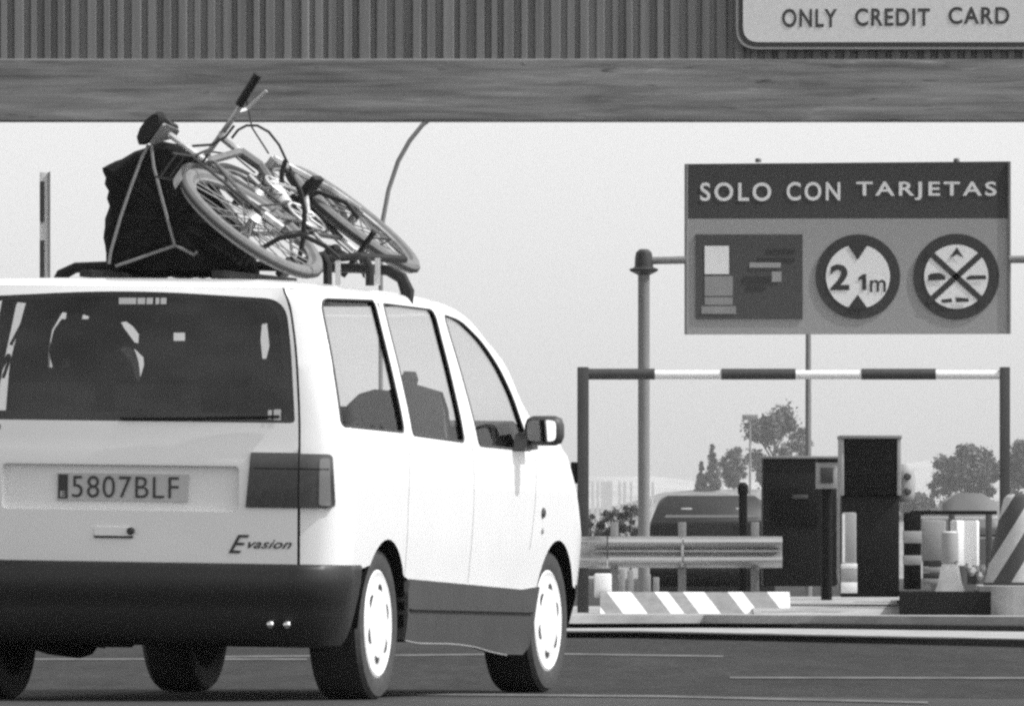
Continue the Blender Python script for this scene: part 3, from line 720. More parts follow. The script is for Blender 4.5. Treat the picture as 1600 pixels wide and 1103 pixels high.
# ------------------------------------------------------------------ bicycles on the roof
def bicycle(name, label, C1, e1, up, scale, rw_, wb, adult=True, paint='frame', parent=None):
    e1 = Vector(e1).normalized(); up = Vector(up); up = (up - e1 * up.dot(e1)).normalized(); nn = e1.cross(up).normalized()
    if nn.z < 0: nn = -nn
    th = thing(name, label, 'bicycle', C1, 0, 'bicycles carried on the minivan roof')
    P = lambda x, y, z=0.0: e1 * (x * scale) + up * (y * scale) + nn * (z * scale)
    tyre_r = .027 * scale
    hf, hr = (wb, 0), (0, 0)
    for h_, nm, st in ((hr, 'wheel', 0.0), (hf, 'wheel', -.12 if adult else .0)):
        c = P(*h_); d1 = (e1 * math.cos(st) + nn * math.sin(st)); n2 = (nn * math.cos(st) - e1 * math.sin(st))
        ring = lambda r_, z=0.0, N=48: [c + (d1 * math.cos(t) + up * math.sin(t)) * r_ + n2 * z for t in [k * 2 * PI / N for k in range(N)]]
        w_ = MB().tube(ring(rw_ - .055 * scale), .012 * scale, 6, closed=True).build('wheel', M['alloy'], th)
        ts = MB().tube(ring(rw_ - .024 * scale), tyre_r, 10, closed=True).build('tyre', M['sidewall'] if adult else M['tread'], w_)
        MB().tube(ring(rw_ - .006 * scale), .014 * scale, 6, closed=True).build('tread', M['tread'], w_)
        sp = MB(); NS = 28 if adult else 16
        for k in range(NS):
            t = k * 2 * PI / NS; t2 = t + (.5 if k % 2 else -.5)
            sp.tube([c + (d1 * math.cos(t2) + up * math.sin(t2)) * .022 * scale + n2 * (.025 if k % 4 < 2 else -.025) * scale, c + (d1 * math.cos(t) + up * math.sin(t)) * (rw_ - .06 * scale)], .0028, 4, cap=False)
        sp.build('spokes', M['spoke'], w_)
        MB().tube([c - n2 * .05 * scale, c + n2 * .05 * scale], .02 * scale, 10).build('hub', M['alloy'], w_)
    st_, ht, hb, bb, sc_ = (.27, .40), (.70, .455), (.735, .36), (.43, -.03), (.205, .60)
    k = wb / 1.03
    st_, ht, hb, bb, sc_ = [(a * k, b_ * (1 if adult else .9)) for a, b_ in (st_, ht, hb, bb, sc_)]
    f = MB(); t = .017 * scale * (1 if adult else .9)
    f.tube([P(*st_), P(*ht)], t, 8); f.tube([P(*bb), P(*hb)], t * 1.2, 8); f.tube([P(*bb), P(*st_)], t, 8); f.tube([P(*ht), P(*hb)], t * 1.3, 8)
    for z in (.055, -.055):
        f.tube([P(0, 0, z), P(bb[0] - .05, bb[1], z * .6), P(*bb)], .010 * scale, 6); f.tube([P(0, 0, z), P(st_[0] - .03, st_[1] - .04, z * .5), P(*st_)], .008 * scale, 6)
    f.build('frame', M[paint], th)
    fk = MB()
    for z in (.055, -.055): fk.tube([P(wb, 0, z), P(wb - .06 * k, .12, z), P(hb[0] + .02, hb[1] - .02, z)], [.010 * scale, .014 * scale, .016 * scale], 6)
    fk.tube([P(hb[0] + .02, hb[1] - .02, -.06), P(hb[0] + .02, hb[1] - .02, .06)], .016 * scale, 6); fk.tube([P(hb[0] + .02, hb[1] - .02), P(*ht)], .016 * scale, 8)
    fk.build('fork', M['steel'], th)
    bx_, by_ = (.73 * k, .575 * (1 if adult else .95)); ba = MB()
    ba.tube([P(*ht), P(ht[0] - .01, by_ - .03), P(bx_, by_)], .015 * scale, 8)
    hw = .285 if adult else .15
    ba.tube([P(bx_ - .03, by_ + .01, -hw), P(bx_, by_, -.1), P(bx_, by_, .1), P(bx_ - .03, by_ + .01, hw)], .012 * scale, 8); hbO = ba.build('handlebar', M['steel'], th)
    for s_ in (1, -1):
        MB().tube([P(bx_ - .015, by_ + .006, s_ * (hw - .14)), P(bx_ - .03, by_ + .01, s_ * (hw + .015))], .018 * scale, 10).build('grip', M['black'], hbO)
        q = MB().tube([P(bx_, by_, s_ * (hw - .17)), P(bx_ + .05, by_ - .01, s_ * (hw - .15)), P(bx_ + .06, by_ - .03, s_ * (hw - .04))], .008 * scale, 6); q.build('brake_lever', M['steel'], hbO)
        cb = [P(bx_ + .04, by_, s_ * (hw - .17)), P(bx_ + .16, by_ + .06, s_ * .14), P(bx_ + .12, by_ - .05, s_ * .07), P(hb[0] + .05, hb[1] + .02, s_ * .05)]
        MB().tube(cb, .004, 5).build('brake_cable', M['tread'], hbO)
    sa = MB(); sa.tube([P(*st_), P(*sc_)], .013 * scale, 8); sa.build('seat_post', M['steel'], th)
    sd_ = MB(); prof = [(-.13, .072, .03), (-.10, .085, .035), (-.04, .07, .03), (.03, .04, .025), (.10, .025, .02), (.14, .016, .014)]; vs_ = []
    for (x, hw_, hh) in prof:
        for kk in range(10):
            q = 2 * PI * kk / 10; vs_.append(P(sc_[0] + x, sc_[1] + .02 + hh * math.sin(q), hw_ * math.cos(q)))
    sd_.add(vs_, [(i * 10 + kk, i * 10 + (kk + 1) % 10, (i + 1) * 10 + (kk + 1) % 10, (i + 1) * 10 + kk) for i in range(5) for kk in range(10)] + [tuple(range(10)), tuple(range(50, 60))]); so_ = sd_.build('saddle', M['black'], th)
    MB().prism(rounded([(-.11, -.055), (.09, -.018), (.09, .018), (-.11, .055)], .02, 3), lambda x, z: P(sc_[0] + x, sc_[1] - .022, z), lambda x, z: P(sc_[0] + x, sc_[1] - .012, z)).build('saddle_base', M['alloy'], so_)
    if adult:
        rk = MB()
        for z in (.06, -.06): rk.tube([P(0, 0, z), P(-.03, .36, z), P(-.18, .385, z)], .006, 5); rk.tube([P(-.03, .36, z), P(.2, .40, z)], .006, 5)
        for x in (-.16, -.06, .06, .16): rk.tube([P(x, .375, -.06), P(x, .375, .06)], .005, 5)
        rk.build('carrier_rack', M['tread'], th)
        mg = MB()
        for k_ in range(14):
            t0_, t1_ = .5 + k_ * .13, .5 + (k_ + 1) * .13; R_ = rw_ + .022
            mg.add([P(R_ * math.cos(t0_), R_ * math.sin(t0_), -.028), P(R_ * math.cos(t0_), R_ * math.sin(t0_), .028), P(R_ * math.cos(t1_), R_ * math.sin(t1_), .028), P(R_ * math.cos(t1_), R_ * math.sin(t1_), -.028)], [(0, 1, 2, 3)])
        mg.build('mudguard', M['steel'], th)
        bt = MB().lathe([(.03, 0), (.036, .01), (.036, .15), (.02, .18), (.02, .2)], P(.52, .10), P(.62, .24) - P(.52, .10), 12); bt.build('water_bottle', M['pale'], th)
    cr = MB(); c = P(*bb)
    cr.tube([c + (e1 * math.cos(t_) + up * math.sin(t_)) * .088 * scale + nn * .05 * scale for t_ in [i * 2 * PI / 28 for i in range(28)]], .007 * scale, 5, closed=True)
    for i in range(5):
        t_ = i * 2 * PI / 5; cr.tube([c + nn * .05 * scale, c + (e1 * math.cos(t_) + up * math.sin(t_)) * .085 * scale + nn * .05 * scale], .006 * scale, 5)
    cr.tube([c - nn * .06 * scale, c + nn * .06 * scale], .02 * scale, 8)
    for s_ in (1, -1):
        d = (e1 * .8 + up * .6) * s_; cr.tube([c + nn * .06 * s_ * scale, c + nn * .08 * s_ * scale + d * .17 * scale], .012 * scale, 6)
    ck = cr.build('crankset', M['steel'], th)
    for s_ in (1, -1):
        d = (e1 * .8 + up * .6) * s_; pc = c + nn * .125 * s_ * scale + d * .17 * scale
        Mx = Matrix((e1, nn, up)).transposed()
        MB().box(pc, (.09 * scale, .09 * scale, .028 * scale), Mx, .006).build('pedal', M['black'], ck)
    ch = MB(); cz = nn * .05 * scale
    ch.tube([P(0, .045) + cz, P(bb[0], bb[1] + .088) + cz, P(bb[0] + .088, bb[1]) + cz, P(bb[0], bb[1] - .088) + cz, P(.03, -.12) + cz, P(-.01, -.06) + cz], .005 * scale, 5, closed=True); ch.build('chain', M['tread'], th)
    cs = MB()
    for i, r_ in enumerate((.05, .042, .034, .028)): cs.tube([P(0, 0, .03 + i * .006) + (e1 * math.cos(t_) + up * math.sin(t_)) * r_ * scale for t_ in [j * 2 * PI / 18 for j in range(18)]], .004 * scale, 5, closed=True)
    cs.tube([P(0, -.02, .06), P(.02, -.11, .06)], .018 * scale, 6); cs.build('gears', M['steel'], th)
    return th
C1 = W(393, 349, 40.10); e1 = Vector((.379, .922, .049)); aa = Vector((.81, 0, -.59))
e2 = (aa - e1.normalized() * aa.dot(e1.normalized())).normalized()
bk1 = bicycle('bicycle', 'adult mountain bicycle lying tilted across the roof, its pale tyred wheel nearest', C1, e1, -e2, 1.0, .338, 1.03)
def cord(label, pts, Yr, r_=.010):
    tag(MB().tube([W(x, y, Yr) for x, y in pts], r_, 6).build('elastic_cord', M['black'], None), label, 'cord', 'black cords holding the bicycles')
cord('black elastic cord hanging across the middle of the bicycles', [(452, 268), (470, 300), (476, 330), (474, 372), (466, 410)], 40.22)
cord('black elastic cord looped round the front wheel of the mountain bicycle', [(446, 250), (440, 272), (441, 292), (450, 304), (474, 312), (498, 300), (540, 316), (560, 340)], 40.75)
cord('black cord running from the near wheel to the carrier clamp', [(402, 392), (436, 372), (470, 366), (508, 384), (530, 404)], 39.98)
MB().tube([W(x, y, 40.9) for x, y in ((362, 216), (372, 203), (385, 196), (402, 196), (420, 206), (436, 226), (450, 256), (468, 290))], .0055, 6).build('brake_cable', M['tread'], bk1, world=True)
MB().tube([W(x, y, 40.8) for x, y in ((300, 228), (330, 226), (352, 214), (366, 196))], .0055, 6).build('brake_cable', M['tread'], bk1, world=True)
nn_ = Vector((.544, -.263, .747)).normalized()
C3 = W(400, 306, 40.5)
bicycle('bicycle', 'smaller dark bicycle tangled behind the frame of the mountain bicycle', C3, e1, e2, .7, .205, .72, False, 'frame2')
# carrier uprights beside the bicycle
carrier = thing('bike_carrier', 'short dark upright clamps of the bicycle carrier at the right roof edge', 'bike carrier', W(560, 440, 40.2))
for x0, x1, yt in ((497, 512, 398), (565, 578, 405)):
    b = MB(); b.tube([W(x1, 446, 40.25), W(x1, yt + 14, 40.25), W((x0 + x1) / 2, yt, 40.25), W(x0 - 4, yt + 3, 40.25)], .018, 8); b.build('clamp', M['black'], carrier, world=True)
b = MB(); b.tube([W(470, 408, 40.3), W(560, 400, 40.3), W(632, 405, 40.7)], .016, 8); b.build('carrier_bar', M['trim'], carrier, world=True)
for x in (528, 590): MB().box(W(x, 424, 40.3), (.022, .02, .11)).build('buckle', M['pale'], carrier, world=True)

# ------------------------------------------------------------------ toll gantry
YG = 92.0
gan = thing('toll_gantry', 'long toll gantry of corrugated sheet above a streaked horizontal beam', 'gantry', (0, YG, 0))
zb, zt = W(0, 190, YG).z, W(0, 93, YG).z
b = MB().box((0, 0, (zb + zt) / 2), (26, .3, zt - zb), None, .012); b.build('beam', M['beam'], gan, smooth=False)
b = MB(); x = -13.0; prof = []
while x < 13:
    pw = random.uniform(.115, .17); dp = random.uniform(.03, .055); fl_ = random.uniform(.2, .4); prof += [(x, 0), (x + pw * fl_, 0), (x + pw * (fl_ + .12), dp), (x + pw * .88, dp), (x + pw, 0)]; x += pw
n = len(prof); b.add([(p, -.02 - d_, zt + .004) for p, d_ in prof] + [(p, -.02 - d_, zt + 1.7) for p, d_ in prof], [(i, i + 1, i + 1 + n, i + n) for i in range(n - 1)])
b.build('fascia', M['fascia'], gan, smooth=False, recalc=False)
b = MB().box((0, .12, zt + .85), (26, .2, 1.7)); b.build('fascia_frame', M['post'], gan, smooth=False)
for x in (-12, 12):
    MB().box((x, .6, zb / 2), (.35, .35, zb), None, .02).build('column', M['pole'], gan)
# hanging credit card panel
YP = YG - .16
pnl = thing('overhead_sign', 'rounded pale panel reading ONLY CREDIT CARD on the corrugated fascia', 'sign', (W(1400, 75, YP)))
x0, x1, y0, y1 = 1150, 1690, -150, 77
def rr_(d, rad): return rounded([(x0 + d, y1 - d), (x1 - d, y1 - d), (x1 - d, y0 + d), (x0 + d, y0 + d)], rad, 8)
def slab(mb, poly, ya, yb): mb.prism(poly, lambda x, y: W(x, y, YP) + Vector((0, ya, 0)), lambda x, y: W(x, y, YP) + Vector((0, yb, 0)))
b = MB(); slab(b, rr_(0, 34), 0, .05); b.build('rim', M['grey'], pnl, world=True)
b = MB(); slab(b, rr_(4, 31), -.006, .02); b.build('border', M['ink'], pnl, world=True)
b = MB(); slab(b, rr_(11, 25), -.012, .02); b.build('face', M['panelface'], pnl, world=True)
bpy.data.materials['sign_white']
tf = lambda x, y: W(x, y, YP) + Vector((0, -.016, 0))
for s_, xa, xb, ya, yb in (('ONLY', 1222, 1308, 43, 14), ('CREDIT', 1336, 1453, 41, 13), ('CARD', 1482, 1577, 38, 11)):
    b = MB(); text_fit(b, s_, xa, xb, ya, yb, tf, bold=.022, spacing=1.15); b.build('lettering', M['ink'], pnl, world=True, smooth=False, recalc=False)

# ------------------------------------------------------------------ SOLO CON TARJETAS sign
YS = 95.0
sg_ = thing('toll_sign', 'grey sign reading SOLO CON TARJETAS with card picture and two round signs', 'sign', W(1325, 522, YS))
tw = lambda d: (lambda x, y: W(x, y, YS) + Vector((0, d, 0)))
def flat(poly, d0, d1, nm, m, parent=sg_):
    b = MB().prism(poly, tw(d0), tw(d1)); return b.build(nm, m, parent, world=True, smooth=False)
flat([(1070, 522), (1579, 521), (1579, 341), (1070, 341.5)], 0, .10, 'panel', M['signpan'])
flat([(1070, 341), (1579, 340.5), (1579, 252), (1070, 256)], 0, .10, 'header', M['signhead'])
fr = MB()
for a_, c_ in (((1072, 257), (1072, 521)), ((1577, 253), (1577, 520))): fr.tube([tw(-.005)(*a_), tw(-.005)(*c_)], .016, 6)
fr.build('edge_strip', M['pole'], sg_, world=True)
for s_, xa, xb in (('SOLO', 1094, 1205), ('CON', 1229, 1313), ('TARJETAS', 1338, 1557)):
    b = MB(); text_fit(b, s_, xa, xb, 314 - (xa - 1094) * .006, 285 - (xa - 1094) * .006, tw(-.006), bold=.018, spacing=1.25); b.build('lettering', M['signwhite'], sg_, world=True, smooth=False, recalc=False)
pic = flat([(1087, 498), (1254, 498), (1254, 366), (1087, 366)], -.012, 0, 'card_picture', M['signdark'])
def pr_(l, d, nm, m):
    b = MB()
    for x0_, y0_, x1_, y1_ in l: b.add([tw(d)(x, y) for x, y in ((x0_, y0_), (x1_, y0_), (x1_, y1_), (x0_, y1_))], [(0, 1, 2, 3)])
    b.build(nm, m, pic, world=True, smooth=False); return b
def pr2(l, d, nm, m):
    b = MB()
    for x0_, y0_, x1_, y1_ in l: b.add([tw(d)(x, y) - pic.parent.location for x, y in ((x0_, y0_), (x1_, y0_), (x1_, y1_), (x0_, y1_))], [(0, 1, 2, 3)])
    return b.build(nm, m, pic, smooth=False)
pr2([(1101, 384, 1139, 428)], -.016, 'pale_card', M['signwhite'])
pr2([(1101, 431, 1145, 462), (1101, 464, 1145, 476), (1096, 478, 1150, 490)], -.016, 'grey_card', M['grey'])
pr2([(1171, 410, 1220, 418), (1206, 424, 1221, 440)], -.018, 'pale_slot', M['signpan'])
pr2([(1196, 389, 1242, 395), (1182, 403, 1242, 408), (1160, 432, 1203, 441), (1166, 446, 1196, 453)], -.016, 'dark_slot', M['ink'])
def roundel(cx, cy, ro, ri):
    c = lambda r_, n=48: [(cx + r_ * math.cos(k * 2 * PI / n), cy + r_ * math.sin(k * 2 * PI / n)) for k in range(n)]
    o = flat(c(ro), -.012, 0, 'round_sign', M['signring']); o2 = flat(c(ri), -.016, -.012, 'white_disc', M['signwhite'], sg_); 
    return o
r1 = roundel(1340.5, 432, 66, 50)
b = MB(); off = lambda x, y: tw(-.021)(x, y) - sg_.location
text_fit(b, '2', 1297, 1327, 453, 413, off, bold=.03); b.add([off(*p) for p in ((1347, 453), (1353.5, 453), (1353.5, 428), (1348.5, 428), (1341, 433.5), (1341, 438), (1347, 435.5))], [(0, 1, 2, 3, 6), (3, 4, 5, 6)]); text_fit(b, 'm', 1359, 1384, 456, 437, off, bold=.01)
b.build('height_figures', M['ink'], r1, smooth=False, recalc=False)
for pl in ((off(1324, 382), off(1356, 382), off(1340, 406)), (off(1324, 482), off(1340, 460), off(1356, 482))): MB().add(pl, [(0, 1, 2)]).build('height_arrow', M['ink'], r1, smooth=False)
r2 = roundel(1494, 432, 67, 50)
b = MB()
for s_ in (1, -1):
    dx, dy = 44, 40 * s_; nx, ny = 4.5 * .67, 4.5 * .74 * s_
    b.add([off(1494 - dx + nx, 432 - dy - ny), off(1494 + dx + nx, 432 + dy - ny), off(1494 + dx - nx, 432 + dy + ny), off(1494 - dx - nx, 432 - dy + ny)], [(0, 1, 2, 3)])
ob = b.build('cross_bars', M['signring'], r2, smooth=False)
b = MB(); off2 = lambda x, y: tw(-.025)(x, y) - sg_.location
for pl in ([(1450, 430), (1455, 427), (1468, 426), (1477, 431), (1477, 437), (1450, 438)], [(1510, 433), (1516, 430), (1540, 430), (1541, 436), (1510, 437)],
           [(1470, 468), (1486, 466), (1488, 472), (1472, 473)], [(1492, 464), (1513, 466), (1514, 471), (1494, 472)], [(1484, 402), (1491, 392), (1495, 386), (1499, 393), (1506, 403), (1500, 400), (1495, 397), (1490, 400)]):
    MB().add([off2(*p) for p in pl], [tuple(range(len(pl)))]).build('vehicle_symbol', M['ink'], r2, smooth=False)
for x in (1185, 1495): MB().lathe([(.03, 0), (.03, .03), (.015, .04)], tw(.05)(x, 253), (0, 0, 1), 8).build('lifting_bolt', M['pole'], sg_, world=True)
# the pole that carries it
sp_ = thing('sign_post', 'grey steel post with flanged head and arm holding the toll sign', 'post', (W(1006, 897, YS).x, YS, 0))
zt_ = W(0, 412, YS).z
b = MB().tube([(0, 0, 0), (0, 0, zt_ - .06)], .056, 16); b.build('shaft', M['pole'], sp_)
b = MB().lathe([(.03, -.12), (.13, -.07), (.14, -.05), (.09, -.03), (.085, .06), (.075, .11), (.04, .14)], (0, 0, zt_), (0, 0, 1), 16); b.build('flange', M['post'], sp_)
b = MB().tube([W(1010, 407, YS) - sp_.location, W(1072, 406, YS) - sp_.location], .036, 10); b.tube([W(1576, 405, YS) - sp_.location, W(1720, 404, YS) - sp_.location], .036, 10)
b.tube([W(1060, 406, YS + .16) - sp_.location, W(1600, 405, YS + .16) - sp_.location], .036, 8); b.build('arm', M['pole'], sp_)
b = MB().tube([W(1720, 404, YS) - sp_.location, (W(1720, 404, YS).x - sp_.location.x, 0, 0)], .056, 16); b.build('far_shaft', M['pole'], sp_)

# ------------------------------------------------------------------ height gauge portal
YB = 88.0
hg = thing('height_gauge', 'striped height gauge bar on two dark posts across the toll lane', 'height gauge', (W(1240, 897, YB).x, YB, 0))
q = lambda x, y, d=0.0: W(x, y, YB) - hg.location + Vector((0, d, 0))
for xa, xb in ((902, 920), (1562, 1578)):
    p0, p1 = q(xa, 573), q(xb, 573); MB().box(((p0.x + p1.x) / 2, 0, p0.z / 2), (p1.x - p0.x, .1, p0.z), None, .008).build('upright', M['post'], hg)
segs = [(920, 1023, 'post'), (1023, 1127, 'wpaint'), (1127, 1243, 'post'), (1243, 1346, 'wpaint'), (1346, 1462, 'post'), (1462, 1562, 'wpaint')]
for xa, xb, m_ in segs:
    hh = .098 if m_ == 'post' else .078
    ca, cb = q(xa, 584 if m_ == 'post' else 585), q(xb, 585)
    MB().lathe([(hh / 2, 0), (hh / 2, cb.x - ca.x)], (ca.x, 0, ca.z), (1, 0, 0), 14).build('dark_band' if m_ == 'post' else 'white_band', M[m_], hg)
MB().box(q(897, 738, .02), (.06, .08, .19), None, .01).build('latch_box', M['machine'], hg)

# ------------------------------------------------------------------ toll island, kerbs
def poly_block(name, m, pts, z0, z1, label=None, cat=None):
    n = len(pts); v = [(p[0], p[1], z0) for p in pts] + [(p[0], p[1], z1) for p in pts]
    o = MB().add(v, [tuple(range(n - 1, -1, -1)), tuple(range(n, 2 * n))] + [(i, (i + 1) % n, (i + 1) % n + n, i + n) for i in range(n)]).build(name, m, None, smooth=False)
    if label: tag(o, label, cat)
    else: structure(o)
    return o
def gz(x, y, z): Y = GY(y, z); return ((x - 800) / FPX * Y, Y)
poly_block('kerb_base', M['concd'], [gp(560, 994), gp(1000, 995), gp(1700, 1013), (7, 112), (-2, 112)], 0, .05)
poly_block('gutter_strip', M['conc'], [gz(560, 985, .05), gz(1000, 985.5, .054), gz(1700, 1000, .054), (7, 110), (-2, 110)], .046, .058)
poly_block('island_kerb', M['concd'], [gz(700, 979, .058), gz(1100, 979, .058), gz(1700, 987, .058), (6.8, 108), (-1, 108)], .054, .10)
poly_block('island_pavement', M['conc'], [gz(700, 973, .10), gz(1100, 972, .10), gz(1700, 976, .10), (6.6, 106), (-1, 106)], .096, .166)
# sloping striped kerb
YK = 86.0
sk_ = thing('striped_kerb', 'low sloping kerb painted with diagonal white and grey stripes', 'kerb', (W(1070, 950, YK).x, YK, .163))
a0, a1 = W(938, 955, YK).x - sk_.location.x, W(1235, 955, YK).x - sk_.location.x
z0k, z1k = max(.02, W(0, 955, YK).z - .163), W(0, 924, YK).z - .163
b = MB().add([(a0, 0, 0), (a1, 0, 0), (a1, .03, z0k), (a0, .03, z0k), (a0, .26, z1k), (a1, .26, z1k), (a0, .5, z1k), (a1, .5, z1k), (a0, .5, 0), (a1, .5, 0)],
             [(0, 1, 2, 3), (3, 2, 5, 4), (4, 5, 7, 6), (6, 7, 9, 8), (0, 3, 4, 6, 8), (1, 9, 7, 5, 2), (0, 8, 9, 1)])
M['kst'] = stripes('kerb_stripes', .74, .22, (1.0, 0, .75), .345, .50, wear=.42, phase=.05, warp=.45)
b.build('striped_face', M['kst'], sk_, smooth=False)
# island plinth under the machines
xa, xb, xc, xd = W(1180, 0, 84).x, W(1420, 0, 84).x, W(1440, 0, 100).x, W(1190, 0, 100).x
pv = [(xa, 84, .118), (xb, 84, .118), (xb, 84.04, .15), (xa, 84.04, .15), (xa + .05, 88, .27), (xb + .04, 88, .27), (xc, 100, .28), (xd, 100, .28), (xc, 100, .118), (xd, 100, .118)]
structure(MB().add(pv, [(0, 1, 2, 3), (3, 2, 5, 4), (4, 5, 6, 7), (7, 6, 8, 9), (0, 3, 4, 7, 9), (1, 8, 6, 5, 2), (0, 9, 8, 1)]).build('machine_plinth', M['conc'], smooth=False))
poly_block('shade_plinth', M['concd'], [(W(1405, 0, 83).x, 83), (W(1562, 0, 82.5).x, 82.5), (W(1545, 0, 90).x, 90), (W(1405, 0, 90).x, 90)], .12, .36)  # dark colour stands in for the shade at the foot of the island
poly_block('pale_island', M['conc'], rounded([(W(1525, 0, 84).x, 83.4), (W(1560, 0, 82).x, 82), (W(1760, 0, 82).x, 82), (W(1760, 0, 96).x, 96), (W(1525, 0, 96).x, 96)], .12, 4), .12, .405)

# ------------------------------------------------------------------ guard rail
YR = 87.5
gr = thing('guard_rail', 'galvanised double wave guard rail with rounded end in front of the machines', 'guard rail', (W(1065, 897, YR).x, YR, .12))
zc = W(0, 862, YR).z - .12
wave = [(.02, -.155), (-.03, -.135), (-.09, -.10), (-.10, -.08), (-.085, -.05), (.0, -.005), (.03, .005), (.03, .02), (-.085, .075), (-.10, .10), (-.085, .13), (-.02, .155), (.03, .158)]
def rail(x0_, x1_, nm, taper=False):
    b = MB(); n = len(wave); vs_ = []; N = 6 if taper else 1
    for i in range(N + 1):
        t = i / N; xx = (W(x0_, 0, YR).x + (W(x1_, 0, YR).x - W(x0_, 0, YR).x) * t) - gr.location.x
        for y, z in wave: vs_.append((xx, y - .02 + (.25 * (1 - t) ** 2 if taper else 0), zc + z * .88))
    b.add(vs_, [(i * n + k, i * n + k + 1, (i + 1) * n + k + 1, (i + 1) * n + k) for i in range(N) for k in range(n - 1)])
    return b.build(nm, M['galv'], gr, angle=60)
rail(950, 1065, 'rail_section'); rail(1068, 1222, 'rail_section'); rail(905, 948, 'end_section', True)
for x in (1066, 1180, 960):
    MB().box((W(x, 0, YR).x - gr.location.x, .08, .42), (.07, .09, .84), None, .006).build('rail_post', M['pole'], gr)
MB().box((W(1066, 0, YR).x - gr.location.x, -.03, zc), (.03, .13, .26), None, .01).build('joint_plate', M['galv'], gr)
# bits below the rail end
o = MB().box(W(942, 914, YR - .9), (.15, .15, .21), None, .015).build('marker_block', M['wpaint'], None); tag(o, 'small white block under the end of the guard rail', 'block')
lo = thing('low_rail', 'short dark low rail on small posts behind the white block', 'rail', W(960, 935, 89))
b = MB().box(W(935, 893, 89), (.36, .06, .07), None, .01); b.build('bar', M['post'], lo, world=True)
for x, hh in ((972, 24), (985, 22), (1012, 16), (1025, 12)):
    MB().box(W(x, 914, 89), (.055, .06, .2 * hh / 16), None, .005).build('stub_post', M['grey'], lo, world=True)

# ------------------------------------------------------------------ payment machines
def machine(nm, label, x0_, x1_, yt, yb, Y, depth, m):
    c = W((x0_ + x1_) / 2, yb, Y); wdt = (x1_ - x0_) * Y / FPX; hgt = (yb - yt) * Y / FPX
    t = thing(nm, label, 'ticket machine', (c.x, Y, c.z)); return t, wdt, hgt
t, w_, h_ = machine('ticket_machine', 'broad black payment cabinet standing behind the right end of the guard rail', 1192, 1308, 716, 915, 91, .6, None)
MB().box((0, .3, h_ / 2), (w_, .6, h_), None, .015).build('cabinet', M['machine2'], t)
MB().box((0, .3, h_ + .012), (w_ + .03, .64, .025), None, .006).build('lid', M['pole'], t)
MB().box((-.05, -.008, h_ * .62), (w_ * .62, .02, h_ * .30), None, .006).build('door', M['machine'], t)
MB().box((.0, -.022, h_ * .70), (w_ * .22, .02, .04), None, .006).build('slot', M['post'], t)
MB().box((w_ / 2 + .03, .05, h_ * .5), (.05, .08, h_ * .96), None, .01).build('side_rail', M['grey'], t)
c = W(1292, 762, 89.5)
mon = thing('lane_display', 'small square framed display between the two black cabinets', 'display', c)
MB().box((0, .1, .115), (.19, .2, .24), None, .01).build('housing', M['grey'], mon)
MB().box((0, -.008, .115), (.115, .016, .14), None, .004).build('screen', M['ink'], mon)
MB().box((.02, .1, .25), (.22, .24, .03), None, .005).build('hood', M['machine'], mon)
MB().tube([(.0, .1, 0), (.0, .1, c.z * -1 + .27)], .05, 10).build('stalk', M['machine'], mon)
t, w_, h_ = machine('ticket_machine', 'tall black payment column with pale edge strips nearest the lane', 1312, 1408, 684, 932, 86.5, .5, None)
MB().box((0, .26, h_ * .32), (w_ * .94, .5, h_ * .64), None, .012).build('lower_cabinet', M['machine2'], t)
MB().box((0, .24, h_ * .82), (w_ * .86, .54, h_ * .36), None, .012).build('upper_cabinet', M['machine'], t)
for s_ in (1, -1): MB().box((s_ * w_ * .465, .24, h_ * .82), (w_ * .065, .56, h_ * .362), None, .006).build('edge_strip', M['grey'], t)
MB().box((0, .24, h_ + .01), (w_ * 1.02, .6, .03), None, .006).build('lid', M['pole'], t)
b = MB()
for k in range(3): b.box((0, -.035, h_ * (.70 + .08 * k)), (w_ * .7, .012, .008))
b.build('panel_ridges', M['machine2'], t)
b = MB().lathe([(.05, 0), (.075, .02), (.09, .06), (.095, .16), (.09, .26), (.07, .31), (.05, .33)], (w_ / 2 + .035, .15, h_ * .60), (0, 0, 1), 16); lmp = b.build('signal_lamp', M['grey'], t)
for k in range(2): MB().lathe([(.03, 0), (.032, .02), (.02, .03)], (w_ / 2 + .055, .06, h_ * .60 + .09 + .13 * k), (.3, -1, 0), 12).build('lens', M['ink'], lmp)

# ------------------------------------------------------------------ small things on the island
def post_thing(nm, label, cat, x, yt, yb, Y): 
    c = W(x, yb, Y); return thing(nm, label, cat, c), (yb - yt) * Y / FPX
t, h_ = post_thing('bollard', 'pale grey bollard with white foot in front of the tall black column', 'bollard', 1327, 800, 926, 85)
MB().box((0, .06, h_ * .68), (.12, .12, h_ * .64), None, .012).build('shaft', M['grey'], t)
MB().box((-.048, -.003, h_ * .68), (.02, .01, h_ * .6)).build('reflector', M['wpaint'], t)
for z0_, z1_, m_, nm in ((.30, .37, 'wpaint', 'white_band'), (.14, .30, 'grey', 'grey_band'), (0, .14, 'wpaint', 'foot')):
    MB().box((0, .06, h_ * (z0_ + z1_) / 2), (.135, .135, h_ * (z1_ - z0_) - .002), None, .004).build(nm, M[m_], t)
t, h_ = post_thing('striped_post', 'dark post with pale horizontal bands right of the tall black column', 'post', 1426, 800, 920, 86)
MB().box((0, .08, h_ / 2), (.145, .16, h_), None, .01).build('shaft', M['machine'], t)
for k, (ya, yb) in enumerate(((829, 848), (867, 882))):
    MB().box((0, .078, (920 - (ya + yb) / 2) * 86 / FPX), (.155, .17, (yb - ya) * 86 / FPX), None, .004).build('pale_band', M['grey'], t)
t, h_ = post_thing('control_box', 'grey box on a banded stand beside the traffic cone', 'box', 1459, 812, 915, 87.5)
